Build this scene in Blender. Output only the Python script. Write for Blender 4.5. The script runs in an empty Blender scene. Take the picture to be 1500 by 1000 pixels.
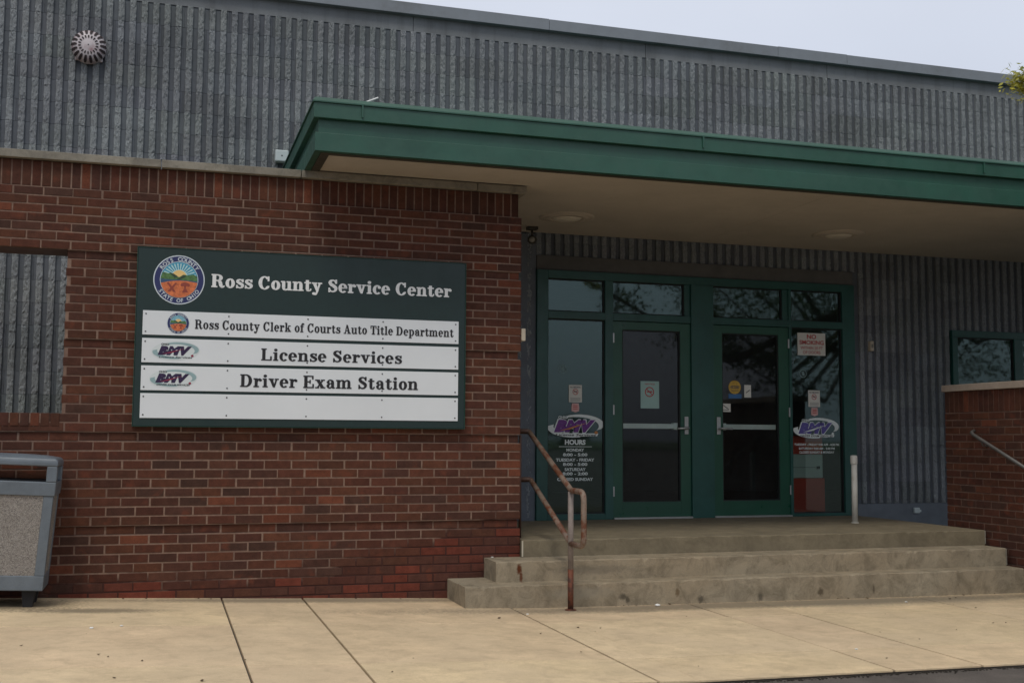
import bpy, bmesh, math, random
from mathutils import Vector, Matrix
random.seed(7)
R = math.radians
D = bpy.data
scene = bpy.context.scene
COL = scene.collection

# ---------------------------------------------------------------- camera
F_PX, YAW, PITCH, ROLL = 1662.454, 0.29770833, 0.08436963, 0.00595953
CAM = Vector((-2.775996, -8.796888, 1.277823))
fw = Vector((math.sin(YAW)*math.cos(PITCH), math.cos(YAW)*math.cos(PITCH), math.sin(PITCH)))
rt0 = Vector((math.cos(YAW), -math.sin(YAW), 0)); up0 = rt0.cross(fw)
rt = math.cos(ROLL)*rt0 + math.sin(ROLL)*up0
up = -math.sin(ROLL)*rt0 + math.cos(ROLL)*up0
cd = D.cameras.new('camera'); cam = D.objects.new('camera', cd); COL.objects.link(cam)
cd.sensor_width = 36; cd.lens = F_PX/1500*36; cd.clip_start = .05; cd.clip_end = 3000
m = Matrix((rt, up, -fw)).transposed().to_4x4(); m.translation = CAM
cam.matrix_world = m
scene.camera = cam

# ---------------------------------------------------------------- world: overcast day
SUN_EL, SUN_AZ = R(58), R(205)          # azimuth clockwise from +Y: behind the camera, a little to its left
w = D.worlds.new('World'); scene.world = w; w.use_nodes = True
nt = w.node_tree; nt.nodes.clear()
out = nt.nodes.new('ShaderNodeOutputWorld'); bg = nt.nodes.new('ShaderNodeBackground')
sky = nt.nodes.new('ShaderNodeTexSky'); sky.sky_type = 'NISHITA'; sky.sun_disc = False
sky.sun_elevation = SUN_EL; sky.sun_rotation = SUN_AZ; sky.air_density = 1.2; sky.dust_density = 3
tc = nt.nodes.new('ShaderNodeTexCoord'); sep = nt.nodes.new('ShaderNodeSeparateXYZ')
ramp = nt.nodes.new('ShaderNodeValToRGB')
ramp.color_ramp.elements[0].position = 0.0; ramp.color_ramp.elements[0].color = (.36, .39, .46, 1)
ramp.color_ramp.elements[1].position = 1.0; ramp.color_ramp.elements[1].color = (1.0, 1.0, 1.0, 1)
e = ramp.color_ramp.elements.new(.10); e.color = (.58, .62, .73, 1)
e = ramp.color_ramp.elements.new(.32); e.color = (.76, .81, .93, 1)
mulv = nt.nodes.new('ShaderNodeVectorMath'); mulv.operation = 'SCALE'; mulv.inputs['Scale'].default_value = 10.0
noi = nt.nodes.new('ShaderNodeTexNoise'); noi.inputs['Scale'].default_value = 1.6; noi.inputs['Detail'].default_value = 4
cr2 = nt.nodes.new('ShaderNodeMapRange'); cr2.inputs[1].default_value = .3; cr2.inputs[2].default_value = .7
cr2.inputs[3].default_value = .92; cr2.inputs[4].default_value = 1.09
mc = nt.nodes.new('ShaderNodeVectorMath'); mc.operation = 'SCALE'
mix = nt.nodes.new('ShaderNodeMixRGB'); mix.inputs[0].default_value = .86
L = nt.links.new
L(tc.outputs['Generated'], sep.inputs[0]); L(sep.outputs['Z'], ramp.inputs[0]); L(ramp.outputs[0], mulv.inputs[0])
L(tc.outputs['Generated'], noi.inputs['Vector']); L(noi.outputs['Fac'], cr2.inputs[0])
L(mulv.outputs[0], mc.inputs[0]); L(cr2.outputs[0], mc.inputs['Scale'])
L(sky.outputs[0], mix.inputs[1]); L(mc.outputs[0], mix.inputs[2]); L(mix.outputs[0], bg.inputs[0])
bg.inputs[1].default_value = .10
L(bg.outputs[0], out.inputs[0])
sl = D.lights.new('sun', 'SUN'); sl.energy = 1.35; sl.angle = R(16); sl.color = (1, .93, .82)
so = D.objects.new('sun', sl); COL.objects.link(so)
sd = Vector((math.sin(SUN_AZ)*math.cos(SUN_EL), math.cos(SUN_AZ)*math.cos(SUN_EL), math.sin(SUN_EL)))
so.rotation_euler = sd.to_track_quat('Z', 'Y').to_euler(); so.location = (-3, -12, 20)
vs = scene.view_settings
scene.display_settings.display_device = 'sRGB'
vs.view_transform = 'Standard'; vs.look = 'None'; vs.gamma = 1; vs.use_curve_mapping = False; vs.exposure = -0.1
scene.render.engine = 'CYCLES'
scene.cycles.max_bounces = 8; scene.cycles.diffuse_bounces = 4; scene.cycles.transparent_max_bounces = 12

# ---------------------------------------------------------------- helpers
def tag(o, label=None, cat=None, group=None, kind=None):
    if label: o['label'] = label
    if cat: o['category'] = cat
    if group: o['group'] = group
    if kind: o['kind'] = kind
    return o
def empty(name, loc=(0, 0, 0), label=None, cat=None, group=None, rot=(0, 0, 0)):
    o = D.objects.new(name, None); COL.objects.link(o); o.location = loc; o.rotation_euler = rot
    o.empty_display_size = .1
    return tag(o, label, cat, group)
def link(name, me, mat=None, parent=None, loc=None):
    o = D.objects.new(name, me); COL.objects.link(o)
    if mat is not None:
        if not me.materials: me.materials.append(mat)
    if parent is not None: o.parent = parent
    if loc is not None: o.location = loc
    return o
class MB:
    def __init__(s): s.v = []; s.f = []; s.m = []; s.t = []
    def add(s, v, f, mi=0, tint=None):
        n = len(s.v); s.v += [tuple(p) for p in v]; s.f += [tuple(i+n for i in q) for q in f]; s.m += [mi]*len(f)
        s.t += [tint]*len(f)
        return s
    def box(s, x0, x1, y0, y1, z0, z1, mi=0, tint=None):
        v = [(x0,y0,z0),(x1,y0,z0),(x1,y1,z0),(x0,y1,z0),(x0,y0,z1),(x1,y0,z1),(x1,y1,z1),(x0,y1,z1)]
        f = [(0,3,2,1),(4,5,6,7),(0,1,5,4),(1,2,6,5),(2,3,7,6),(3,0,4,7)]
        return s.add(v, f, mi, tint)
    def quad(s, a, b, c, d, mi=0): return s.add([a, b, c, d], [(0, 1, 2, 3)], mi)
    def tube(s, pts, r, n=10, caps=True, mi=0):
        pts = [Vector(p) for p in pts]; rs = r if isinstance(r, (list, tuple)) else [r]*len(pts)
        base = len(s.v); prev = None
        for i, p in enumerate(pts):
            if i == 0: d = pts[1]-p
            elif i == len(pts)-1: d = p-pts[i-1]
            else: d = (pts[i+1]-p).normalized()+(p-pts[i-1]).normalized()
            d.normalize()
            if prev is None:
                a = Vector((0, 0, 1)) if abs(d.z) < .9 else Vector((1, 0, 0))
                u = d.cross(a).normalized()
            else:
                u = (prev-d*prev.dot(d)).normalized()
            prev = u; w_ = d.cross(u)
            for k in range(n):
                a = 2*math.pi*k/n; s.v.append(tuple(p+u*rs[i]*math.cos(a)+w_*rs[i]*math.sin(a)))
        for i in range(len(pts)-1):
            for k in range(n):
                s.f.append((base+i*n+k, base+i*n+(k+1) % n, base+(i+1)*n+(k+1) % n, base+(i+1)*n+k)); s.m.append(mi); s.t.append(None)
        if caps:
            s.f.append(tuple(base+k for k in reversed(range(n)))); s.m.append(mi); s.t.append(None)
            s.f.append(tuple(base+(len(pts)-1)*n+k for k in range(n))); s.m.append(mi); s.t.append(None)
        return s
    def lathe(s, prof, c=(0, 0, 0), axis='Z', n=32, mi=0):
        # prof: list of (r, h) ; axis Z or Y
        base = len(s.v)
        for r_, h in prof:
            for k in range(n):
                a = 2*math.pi*k/n
                if axis == 'Z': s.v.append((c[0]+r_*math.cos(a), c[1]+r_*math.sin(a), c[2]+h))
                else: s.v.append((c[0]+r_*math.cos(a), c[1]+h, c[2]+r_*math.sin(a)))
        for i in range(len(prof)-1):
            for k in range(n):
                s.f.append((base+i*n+k, base+i*n+(k+1) % n, base+(i+1)*n+(k+1) % n, base+(i+1)*n+k)); s.m.append(mi); s.t.append(None)
        return s
    def prism(s, poly, z0, z1, mi=0):
        # poly in (x, z), extruded along Y from z0 to z1
        n = len(poly)
        v = [(p[0], z0, p[1]) for p in poly]+[(p[0], z1, p[1]) for p in poly]
        f = [tuple(range(n)), tuple(reversed(range(n, 2*n)))]+[(i, i+n, (i+1) % n+n, (i+1) % n) for i in range(n)]
        return s.add(v, f, mi)
    def mesh(s, name='m', smooth=False, fix=True):
        me = D.meshes.new(name); me.from_pydata(s.v, [], s.f)
        if any(s.m): me.polygons.foreach_set('material_index', s.m)
        if any(t is not None for t in s.t):
            at = me.color_attributes.new('tint', 'FLOAT_COLOR', 'CORNER')
            i = 0
            for p, t in zip(me.polygons, s.t):
                for li in p.loop_indices: at.data[li].color = (*(t or (1, 1, 1)), 1)
        if fix:
            bm = bmesh.new(); bm.from_mesh(me); bmesh.ops.recalc_face_normals(bm, faces=bm.faces); bm.to_mesh(me); bm.free()
        if smooth:
            me.polygons.foreach_set('use_smooth', [True]*len(me.polygons))
        me.update()
        return me
    def build(s, name, mat, parent=None, smooth=False, bevel=0, fix=True, loc=None):
        me = s.mesh(name, smooth, fix)
        for mm in (mat if isinstance(mat, (list, tuple)) else [mat]): me.materials.append(mm)
        o = link(name, me, None, parent, loc)
        if bevel:
            b = o.modifiers.new('bevel', 'BEVEL'); b.width = bevel; b.segments = 2; b.limit_method = 'ANGLE'
        return o

def zg(x):                       # the pavement falls gently to the right
    x = max(x, -7.0)
    return -.035*x if x < 0 else max(-.008*x, -.08)

# ---------------------------------------------------------------- materials
def newmat(name):
    mt = D.materials.new(name); mt.use_nodes = True; n = mt.node_tree; n.nodes.clear()
    o = n.nodes.new('ShaderNodeOutputMaterial'); b = n.nodes.new('ShaderNodeBsdfPrincipled')
    n.links.new(b.outputs[0], o.inputs[0]); return mt, n, b, o
def N(n, t, **k):
    x = n.nodes.new(t)
    for a, v in k.items(): setattr(x, a, v)
    return x
def noise(n, scale, detail=6, rough=.6, vec=None, dist=0):
    x = N(n, 'ShaderNodeTexNoise'); x.inputs['Scale'].default_value = scale; x.inputs['Detail'].default_value = detail
    x.inputs['Roughness'].default_value = rough; x.inputs['Distortion'].default_value = dist
    if vec is not None: n.links.new(vec, x.inputs['Vector'])
    return x.outputs['Fac']
def mrange(n, src, a, b, c, d):
    x = N(n, 'ShaderNodeMapRange'); n.links.new(src, x.inputs[0])
    for i, v in enumerate((a, b, c, d)): x.inputs[i+1].default_value = v
    return x.outputs[0]
def mixc(n, fac, a, b, mode='MIX'):
    x = N(n, 'ShaderNodeMixRGB', blend_type=mode)
    for i, v in enumerate((fac, a, b)):
        if isinstance(v, (int, float)): x.inputs[i].default_value = v
        elif isinstance(v, tuple): x.inputs[i].default_value = (*v[:3], 1)
        else: n.links.new(v, x.inputs[i])
    return x.outputs[0]
def pos(n): return N(n, 'ShaderNodeNewGeometry').outputs['Position']
def objc(n): return N(n, 'ShaderNodeTexCoord').outputs['Object']
def bump(n, b, h, dist=.01, strength=1, prev=None):
    x = N(n, 'ShaderNodeBump'); x.inputs['Distance'].default_value = dist; x.inputs['Strength'].default_value = strength
    n.links.new(h, x.inputs['Height']); n.links.new(x.outputs[0], b.inputs['Normal']); return x
def mat(name, c, rough=.6, metal=0, var=.15, vs_=6, bmp=0, bs=80, c2=None, c2s=3, c2t=(.5, .65), spec=.5, fine=0):
    mt, n, b, o = newmat(name); P = pos(n)
    col = (*c, 1)
    f = mrange(n, noise(n, vs_, 6, .65, P), .3, .7, 1-var, 1+var)
    cc = mixc(n, 1.0, tuple(c), (1, 1, 1), 'MULTIPLY')
    vm = N(n, 'ShaderNodeVectorMath', operation='SCALE'); n.links.new(cc, vm.inputs[0]); n.links.new(f, vm.inputs['Scale'])
    res = vm.outputs[0]
    if c2 is not None:
        fc = mrange(n, noise(n, c2s, 8, .7, P), c2t[0], c2t[1], 0, 1)
        res = mixc(n, fc, res, tuple(c2))
    if fine:
        g = mrange(n, noise(n, 400, 2, .6, P), .3, .7, 1-fine, 1+fine)
        v2 = N(n, 'ShaderNodeVectorMath', operation='SCALE'); n.links.new(res, v2.inputs[0]); n.links.new(g, v2.inputs['Scale']); res = v2.outputs[0]
    n.links.new(res, b.inputs['Base Color'])
    rr = mrange(n, noise(n, 9, 4, .6, P), .3, .7, max(0, rough-.08), min(1, rough+.08)); n.links.new(rr, b.inputs['Roughness'])
    b.inputs['Metallic'].default_value = metal; b.inputs['Specular IOR Level'].default_value = spec
    if bmp: bump(n, b, noise(n, bs, 8, .7, P), bmp)
    return mt

def brick_mat(name, attr):
    mt, n, b, o = newmat(name); P = pos(n)
    if attr:
        a = N(n, 'ShaderNodeVertexColor', layer_name='tint'); src = a.outputs['Color']
    else:
        src = N(n, 'ShaderNodeObjectInfo').outputs['Color']
    f = mrange(n, noise(n, 14, 6, .7, P), .3, .7, .72, 1.25)
    v = N(n, 'ShaderNodeVectorMath', operation='SCALE'); n.links.new(src, v.inputs[0]); n.links.new(f, v.inputs['Scale'])
    g = mrange(n, noise(n, 260, 3, .7, P), .3, .72, .75, 1.3)
    v2 = N(n, 'ShaderNodeVectorMath', operation='SCALE'); n.links.new(v.outputs[0], v2.inputs[0]); n.links.new(g, v2.inputs['Scale'])
    burn = mrange(n, noise(n, 7.5, 3, .5, P), .60, .70, 0, .6); v2m = mixc(n, burn, v2.outputs[0], (.145, .044, .024))
    sp = mrange(n, noise(n, 60, 3, .6, P), .62, .72, 0, .5); v2m = mixc(n, sp, v2m, (.035, .022, .018))
    # mortar dust and old wash on the face
    d = mrange(n, noise(n, 5, 8, .75, P), .56, .8, 0, .35)
    res = mixc(n, d, v2m, (.13, .078, .052))
    n.links.new(res, b.inputs['Base Color']); b.inputs['Roughness'].default_value = .9; b.inputs['Specular IOR Level'].default_value = .25
    bump(n, b, noise(n, 180, 6, .75, P), .004)
    return mt
M_brick = brick_mat('fired_brick', False)
M_brick_j = brick_mat('fired_brick_far', True)

def mortar_mat():
    mt, n, b, o = newmat('mortar'); P = pos(n); s = N(n, 'ShaderNodeSeparateXYZ'); n.links.new(P, s.inputs[0])
    f = mrange(n, noise(n, 30, 6, .7, P), .3, .7, .7, 1.2)
    c = N(n, 'ShaderNodeVectorMath', operation='SCALE'); c.inputs[0].default_value = (.235, .156, .118); n.links.new(f, c.inputs['Scale'])
    dk = mrange(n, noise(n, 1.6, 6, .6, P), .45, .62, 0, .55)
    r = mixc(n, dk, c.outputs[0], (.10, .06, .05))
    # red wash where the foot of the wall near the steps has been repointed
    # height limit rises to the right (x from -1.9 to 0)
    lim = mrange(n, s.outputs['X'], -1.9, -.1, .22, .66)
    d = N(n, 'ShaderNodeMath', operation='SUBTRACT'); n.links.new(lim, d.inputs[0]); n.links.new(s.outputs['Z'], d.inputs[1])
    nn = N(n, 'ShaderNodeMath', operation='MULTIPLY_ADD'); n.links.new(noise(n, 3, 5, .6, P), nn.inputs[0]); nn.inputs[1].default_value = .5; n.links.new(d.outputs[0], nn.inputs[2])
    m_ = mrange(n, nn.outputs[0], .2, .3, 0, 1)
    xx = mrange(n, s.outputs['X'], .3, .6, 1, 0); mm = N(n, 'ShaderNodeMath', operation='MULTIPLY'); n.links.new(m_, mm.inputs[0]); n.links.new(xx, mm.inputs[1])
    r = mixc(n, mm.outputs[0], r, (.060, .026, .021))
    n.links.new(r, b.inputs['Base Color']); b.inputs['Roughness'].default_value = .95; b.inputs['Specular IOR Level'].default_value = .2
    bump(n, b, noise(n, 220, 5, .7, P), .003)
    return mt
M_mortar = mortar_mat()

def concrete_mat(name, c, stains_shade=(), warm=None, dirt=(.10, .085, .06), dt=(.52, .75), dmax=.6, tint=False, agg=.15):
    """concrete with blotches, pores; stains = [(x, y, z, rx, ry, rz, colour, strength)]"""
    mt, n, b, o = newmat(name); P = pos(n)
    base = tuple(c)
    f = mrange(n, noise(n, 2.6, 9, .72, P), .3, .7, .78, 1.18)
    v = N(n, 'ShaderNodeVectorMath', operation='SCALE'); v.inputs[0].default_value = base; n.links.new(f, v.inputs['Scale'])
    res = v.outputs[0]
    if tint:
        res = mixc(n, 1.0, res, N(n, 'ShaderNodeObjectInfo').outputs['Color'], 'MULTIPLY')
    if warm: res = mixc(n, mrange(n, noise(n, 1.1, 5, .6, P), .4, .65, 0, .7), res, tuple(warm))
    g = mrange(n, noise(n, 320, 3, .7, P), .3, .7, 1-agg, 1+agg)
    v2 = N(n, 'ShaderNodeVectorMath', operation='SCALE'); n.links.new(res, v2.inputs[0]); n.links.new(g, v2.inputs['Scale']); res = v2.outputs[0]
    res = mixc(n, mrange(n, noise(n, 7, 9, .75, P, .6), dt[0], dt[1], 0, dmax), res, tuple(dirt))
    for (x, y, z, rx, ry, rz, colr, st) in stains_shade:
        d = N(n, 'ShaderNodeVectorMath', operation='SUBTRACT'); n.links.new(P, d.inputs[0]); d.inputs[1].default_value = (x, y, z)
        e_ = N(n, 'ShaderNodeVectorMath', operation='DIVIDE'); n.links.new(d.outputs[0], e_.inputs[0]); e_.inputs[1].default_value = (rx, ry, rz)
        l = N(n, 'ShaderNodeVectorMath', operation='LENGTH'); n.links.new(e_.outputs[0], l.inputs[0])
        a = N(n, 'ShaderNodeMath', operation='MULTIPLY_ADD'); n.links.new(noise(n, 45, 5, .7, P), a.inputs[0]); a.inputs[1].default_value = 1.5; n.links.new(l.outputs['Value'], a.inputs[2])
        fc = mrange(n, a.outputs[0], 1.25, 1.9, st, 0)
        res = mixc(n, fc, res, tuple(colr))
    n.links.new(res, b.inputs['Base Color']); b.inputs['Roughness'].default_value = .88; b.inputs['Specular IOR Level'].default_value = .3
    h = N(n, 'ShaderNodeMath', operation='ADD'); n.links.new(noise(n, 150, 8, .75, P), h.inputs[0]); n.links.new(noise(n, 18, 4, .6, P), h.inputs[1])
    bump(n, b, h.outputs[0], .004)
    return mt
RUST = (.10, .028, .008); DARK = (.035, .03, .022)
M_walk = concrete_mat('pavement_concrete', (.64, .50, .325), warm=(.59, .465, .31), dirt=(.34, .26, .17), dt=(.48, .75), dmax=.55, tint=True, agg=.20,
    stains_shade=[(-3.2, -.62, .11, .5, .12, .3, (.17, .14, .095), .75), (1.9, -.70, -.01, 3.4, .20, .3, (.2, .165, .115), .85), (-1.6, -.12, .06, 1.8, .14, .3, (.2, .165, .115), .75), (-3.75, -.35, .13, .5, .3, .3, (.06, .05, .035), .7),  # bin shade painted in; grime and painted shade along wall and step foot
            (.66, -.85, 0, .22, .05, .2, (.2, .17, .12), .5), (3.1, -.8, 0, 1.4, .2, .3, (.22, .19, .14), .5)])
step_st = [(-.115, -.36, .27, .022, .1, .045, RUST, 1), (-.10, -.36, .21, .014, .1, .05, RUST, .9),
           (.66, -.56, .06, .035, .1, .028, DARK, .65), (.70, -.56, .035, .02, .1, .03, DARK, .65), (1.12, -.56, .08, .02, .1, .035, (.1, .06, .025), .7),
           (1.32, -.56, .02, .03, .1, .03, DARK, .65), (1.85, -.56, .02, .03, .1, .035, DARK, .65), (2.4, -.56, .04, .03, .1, .035, (.07, .05, .03), .8),
           (.3, -.56, .1, .3, .1, .05, (.26, .24, .19), .4), (2.9, -.56, .05, .012, .1, .045, (.08, .06, .04), .7), (.5, -.36, .25, .35, .1, .04, (.15, .13, .1), .5)]
M_step = concrete_mat('step_concrete', (.315, .27, .195), warm=(.30, .24, .16), stains_shade=step_st, dirt=(.11, .09, .06), dt=(.44, .68), dmax=.7, agg=.25)
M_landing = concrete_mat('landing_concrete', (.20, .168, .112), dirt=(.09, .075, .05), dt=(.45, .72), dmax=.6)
M_cap = concrete_mat('cast_stone', (.27, .25, .205), dirt=(.08, .075, .065), dt=(.45, .7), dmax=.7)
M_ledge = concrete_mat('ledge_stone', (.40, .33, .27), dirt=(.14, .12, .1), dt=(.5, .8), dmax=.4)
M_asphalt = mat('asphalt', (.095, .08, .069), .85, var=.3, vs_=3, bmp=.006, bs=160, fine=.45)
M_joint = mat('joint_dirt', (.03, .024, .017), .95, var=.3)
M_earth = mat('joint_base', (.06, .048, .034), .95, var=.3)

def block_mat(name, c, dark, rough_b, fine):
    mt, n, b, o = newmat(name); P = pos(n)
    oi = N(n, 'ShaderNodeObjectInfo').outputs['Color']
    f = mrange(n, noise(n, 1.3, 7, .65, P), .3, .7, .8, 1.15)
    v = N(n, 'ShaderNodeVectorMath', operation='SCALE'); v.inputs[0].default_value = c; n.links.new(f, v.inputs['Scale'])
    res = mixc(n, 1.0, v.outputs[0], oi, 'MULTIPLY') if fine >= 0 else v.outputs[0]
    g = mrange(n, noise(n, 130, 5, .8, P), .32, .7, 1-abs(fine), 1+abs(fine))
    v2 = N(n, 'ShaderNodeVectorMath', operation='SCALE'); n.links.new(res, v2.inputs[0]); n.links.new(g, v2.inputs['Scale'])
    s = N(n, 'ShaderNodeSeparateXYZ'); n.links.new(P, s.inputs[0])
    # damp streaks running down from the coping
    mp = N(n, 'ShaderNodeMapping'); mp.inputs['Scale'].default_value = (5, 5, .35); n.links.new(P, mp.inputs[0])
    st = mrange(n, noise(n, 1.0, 5, .7, mp.outputs[0]), .5, .7, 0, .55)
    hi = mrange(n, s.outputs['Z'], 4.5, 5.35, .15, 1); mm = N(n, 'ShaderNodeMath', operation='MULTIPLY'); n.links.new(st, mm.inputs[0]); n.links.new(hi, mm.inputs[1])
    r2 = mixc(n, mm.outputs[0], v2.outputs[0], dark)
    n.links.new(r2, b.inputs['Base Color']); b.inputs['Roughness'].default_value = .8; b.inputs['Specular IOR Level'].default_value = .3
    bump(n, b, noise(n, 90, 8, .8, P), rough_b)
    return mt
M_rib = block_mat('split_face_paint', (.255, .278, .292), (.10, .11, .12), .018, .60)
M_groove = block_mat('smooth_groove_paint', (.112, .127, .145), (.05, .055, .06), .003, .1)
M_band = block_mat('parapet_paint', (.185, .2, .212), (.09, .095, .1), .004, -.1)
M_base = mat('base_paint', (.115, .135, .16), .7, var=.15, bmp=.003, bs=60)
M_lintel = mat('lintel_paint', (.095, .095, .09), .8, var=.2, bmp=.004, bs=70)
M_coping = mat('coping_metal', (.20, .225, .255), .5, var=.08, bmp=.001, bs=12, c2=(.15, .165, .18), c2s=1.5)
M_green = mat('canopy_green_paint', (.018, .080, .055), .45, var=.22, vs_=2.5, bmp=.0008, bs=30, c2=(.030, .092, .068), c2s=4.5, c2t=(.42, .72), fine=.06)
M_frame = mat('frame_green_paint', (.012, .070, .058), .38, var=.15, vs_=3, c2=(.018, .085, .072), c2s=2)
M_door = mat('door_green_paint', (.012, .075, .045), .35, var=.12, vs_=3)
M_gasket = mat('black_gasket', (.01, .012, .012), .6)
M_soffit = mat('soffit_stucco', (.47, .425, .365), .9, var=.08, vs_=1.5, bmp=.003, bs=140, fine=.06, c2=(.43, .39, .33), c2s=1.2)
M_sofframe = mat('soffit_frame', (.05, .045, .035), .7)
M_alu = mat('brushed_aluminium', (.42, .43, .42), .4, metal=.85, var=.1)
M_bar = mat('push_bar_paint', (.74, .88, .84), .4, var=.1)
M_signgreen = mat('sign_green_board', (.007, .024, .022), .45, var=.10, vs_=30, fine=.2)
M_signedge = mat('sign_frame_green', (.008, .06, .04), .4, var=.1)
M_white = mat('white_panel', (.68, .72, .745), .45, var=.03, vs_=2)
M_letter = mat('white_letter', (.74, .76, .76), .5, var=.02)
M_black = mat('black_letter', (.012, .012, .014), .5, var=.02)
M_screw = mat('screw', (.10, .10, .10), .4, metal=.6)
M_navy = mat('seal_navy', (.018, .025, .11), .5, var=.05)
M_sealrim = mat('seal_rim', (.55, .62, .66), .5, var=.03)
M_sky1 = mat('seal_sky', (.05, .28, .42), .5, var=.1); M_ray = mat('seal_ray', (.45, .66, .66), .5)
M_sunc = mat('seal_sun', (.75, .52, .20), .5, var=.1); M_hill = mat('seal_hill', (.07, .16, .05), .5, var=.5, vs_=60)
M_hill2 = mat('seal_hill_dark', (.03, .06, .03), .5, var=.4, vs_=80); M_river = mat('seal_river', (.03, .08, .16), .5)
M_field = mat('seal_field', (.56, .15, .05), .5, var=.35, vs_=40); M_wheat = mat('seal_wheat', (.26, .05, .03), .5)
M_purple = mat('logo_purple', (.022, .008, .05), .5, var=.2, vs_=40); M_red = mat('logo_red', (.25, .02, .05), .5)
M_swoosh = mat('logo_swoosh', (.26, .38, .40), .5, var=.06); M_decal = mat('decal_white', (.70, .76, .75), .6, var=.05)
M_decalhalo = mat('decal_halo', (.60, .66, .67), .6, var=.03)
M_dpurple = mat('decal_purple', (.14, .03, .22), .6, var=.2, vs_=40)
M_orange = mat('decal_orange', (.5, .2, .05), .6)
M_signred = mat('sign_red', (.40, .03, .03), .5)
M_paper = mat('paper', (.62, .62, .57), .8, var=.04); M_paper2 = mat('paper_teal', (.33, .50, .47), .8, var=.05)
M_pink = mat('pink_sticker', (.6, .36, .34), .6); M_yellow = mat('yellow_sticker', (.5, .32, .05), .6, var=.3, vs_=60)
M_blue = mat('blue_sticker', (.04, .14, .32), .6)
M_rail = mat('weathered_rail', (.20, .15, .115), .6, var=.3, vs_=18, bmp=.002, bs=90, c2=(.115, .038, .015), c2s=9, c2t=(.46, .56))
M_railrust = mat('rusted_rail', (.12, .035, .015), .75, var=.35, vs_=20, bmp=.002, bs=90, c2=(.05, .02, .012), c2s=14, c2t=(.5, .6))
M_railgrey = mat('grey_rail', (.22, .185, .165), .6, var=.25, vs_=18, bmp=.0015, bs=90, c2=(.13, .07, .05), c2s=8, c2t=(.55, .65))
M_railbrown = mat('brown_rail', (.06, .028, .018), .6, var=.25, vs_=18)
M_wallrail = mat('steel_rail', (.11, .105, .10), .45, metal=.3, var=.15)
M_pipe = mat('white_pvc', (.62, .60, .53), .5, var=.08, vs_=10, c2=(.42, .38, .3), c2s=8, c2t=(.58, .75))
M_beige = mat('beige_plastic', (.50, .44, .34), .5, var=.05)
M_lightbox = mat('pale_plastic', (.45, .52, .53), .5, var=.05)
M_horn = mat('horn_plastic', (.50, .46, .48), .5, var=.1, c2=(.32, .2, .22), c2s=9, c2t=(.5, .7))
M_horndark = mat('horn_slot', (.02, .012, .014), .7)
M_trim = mat('light_trim', (.50, .44, .37), .5, var=.05); M_lens = mat('light_lens', (.66, .61, .52), .35, var=.04)
M_binplas = mat('bin_plastic', (.115, .14, .165), .45, var=.15, vs_=8, bmp=.0006, bs=60, fine=.12)
def agg_mat():
    mt, n, b, o = newmat('exposed_aggregate'); P = pos(n)
    vo = N(n, 'ShaderNodeTexVoronoi'); vo.inputs['Scale'].default_value = 210; n.links.new(P, vo.inputs['Vector'])
    hs = N(n, 'ShaderNodeSeparateColor'); n.links.new(vo.outputs['Color'], hs.inputs[0])
    rp = N(n, 'ShaderNodeValToRGB'); n.links.new(hs.outputs[0], rp.inputs[0])
    rp.color_ramp.elements[0].color = (.11, .105, .10, 1); rp.color_ramp.elements[1].color = (.38, .36, .33, 1)
    e1 = rp.color_ramp.elements.new(.3); e1.color = (.22, .20, .185, 1); e2 = rp.color_ramp.elements.new(.6); e2.color = (.27, .255, .235, 1)
    r = mixc(n, mrange(n, noise(n, 6, 5, .6, P), .3, .7, 0, .35), rp.outputs[0], (.17, .15, .13))
    n.links.new(r, b.inputs['Base Color']); b.inputs['Roughness'].default_value = .8
    bump(n, b, vo.outputs['Distance'], .004); return mt
M_agg = agg_mat()
M_bindark = mat('bin_inside', (.012, .012, .014), .8)
M_leafdry = mat('dry_leaf', (.055, .03, .014), .9, var=.3)
M_litter = mat('litter_white', (.7, .7, .68), .7)
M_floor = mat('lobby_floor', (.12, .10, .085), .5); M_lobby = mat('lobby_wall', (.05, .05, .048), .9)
M_binred = mat('red_plastic', (.80, .085, .05), .5, var=.08); M_bincream = mat('pale_plastic_body', (.72, .80, .76), .5, var=.05)
M_bark = mat('bark', (.09, .07, .05), .95, var=.3, vs_=12, bmp=.01, bs=40)
M_pole = mat('pole_bronze', (.03, .027, .024), .5)
M_grass = mat('grass', (.06, .09, .03), .95, var=.3, vs_=4)

def leaf_mat(name, a, b2):
    mt, n, b, o = newmat(name); P = pos(n)
    r = mixc(n, mrange(n, noise(n, 2.2, 4, .6, P), .35, .65, 0, 1), a, b2)
    n.links.new(r, b.inputs['Base Color']); b.inputs['Roughness'].default_value = .6
    tr = N(n, 'ShaderNodeBsdfTranslucent'); n.links.new(r, tr.inputs[0]); ms = N(n, 'ShaderNodeMixShader'); ms.inputs[0].default_value = .35
    n.links.new(b.outputs[0], ms.inputs[1]); n.links.new(tr.outputs[0], ms.inputs[2]); n.links.new(ms.outputs[0], o.inputs[0]); return mt
M_leaf = leaf_mat('leaf_sunlit', (.52, .48, .06), (.14, .18, .025)); M_leaftip = M_leaf; M_leaf = leaf_mat('leaf_shade', (.075, .12, .025), (.04, .075, .018)); M_leaffar = leaf_mat('leaf_far', (.05, .085, .025), (.03, .055, .018))  # one leaf in two tones: sunlit tips, crown darkened to dim its reflection

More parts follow.
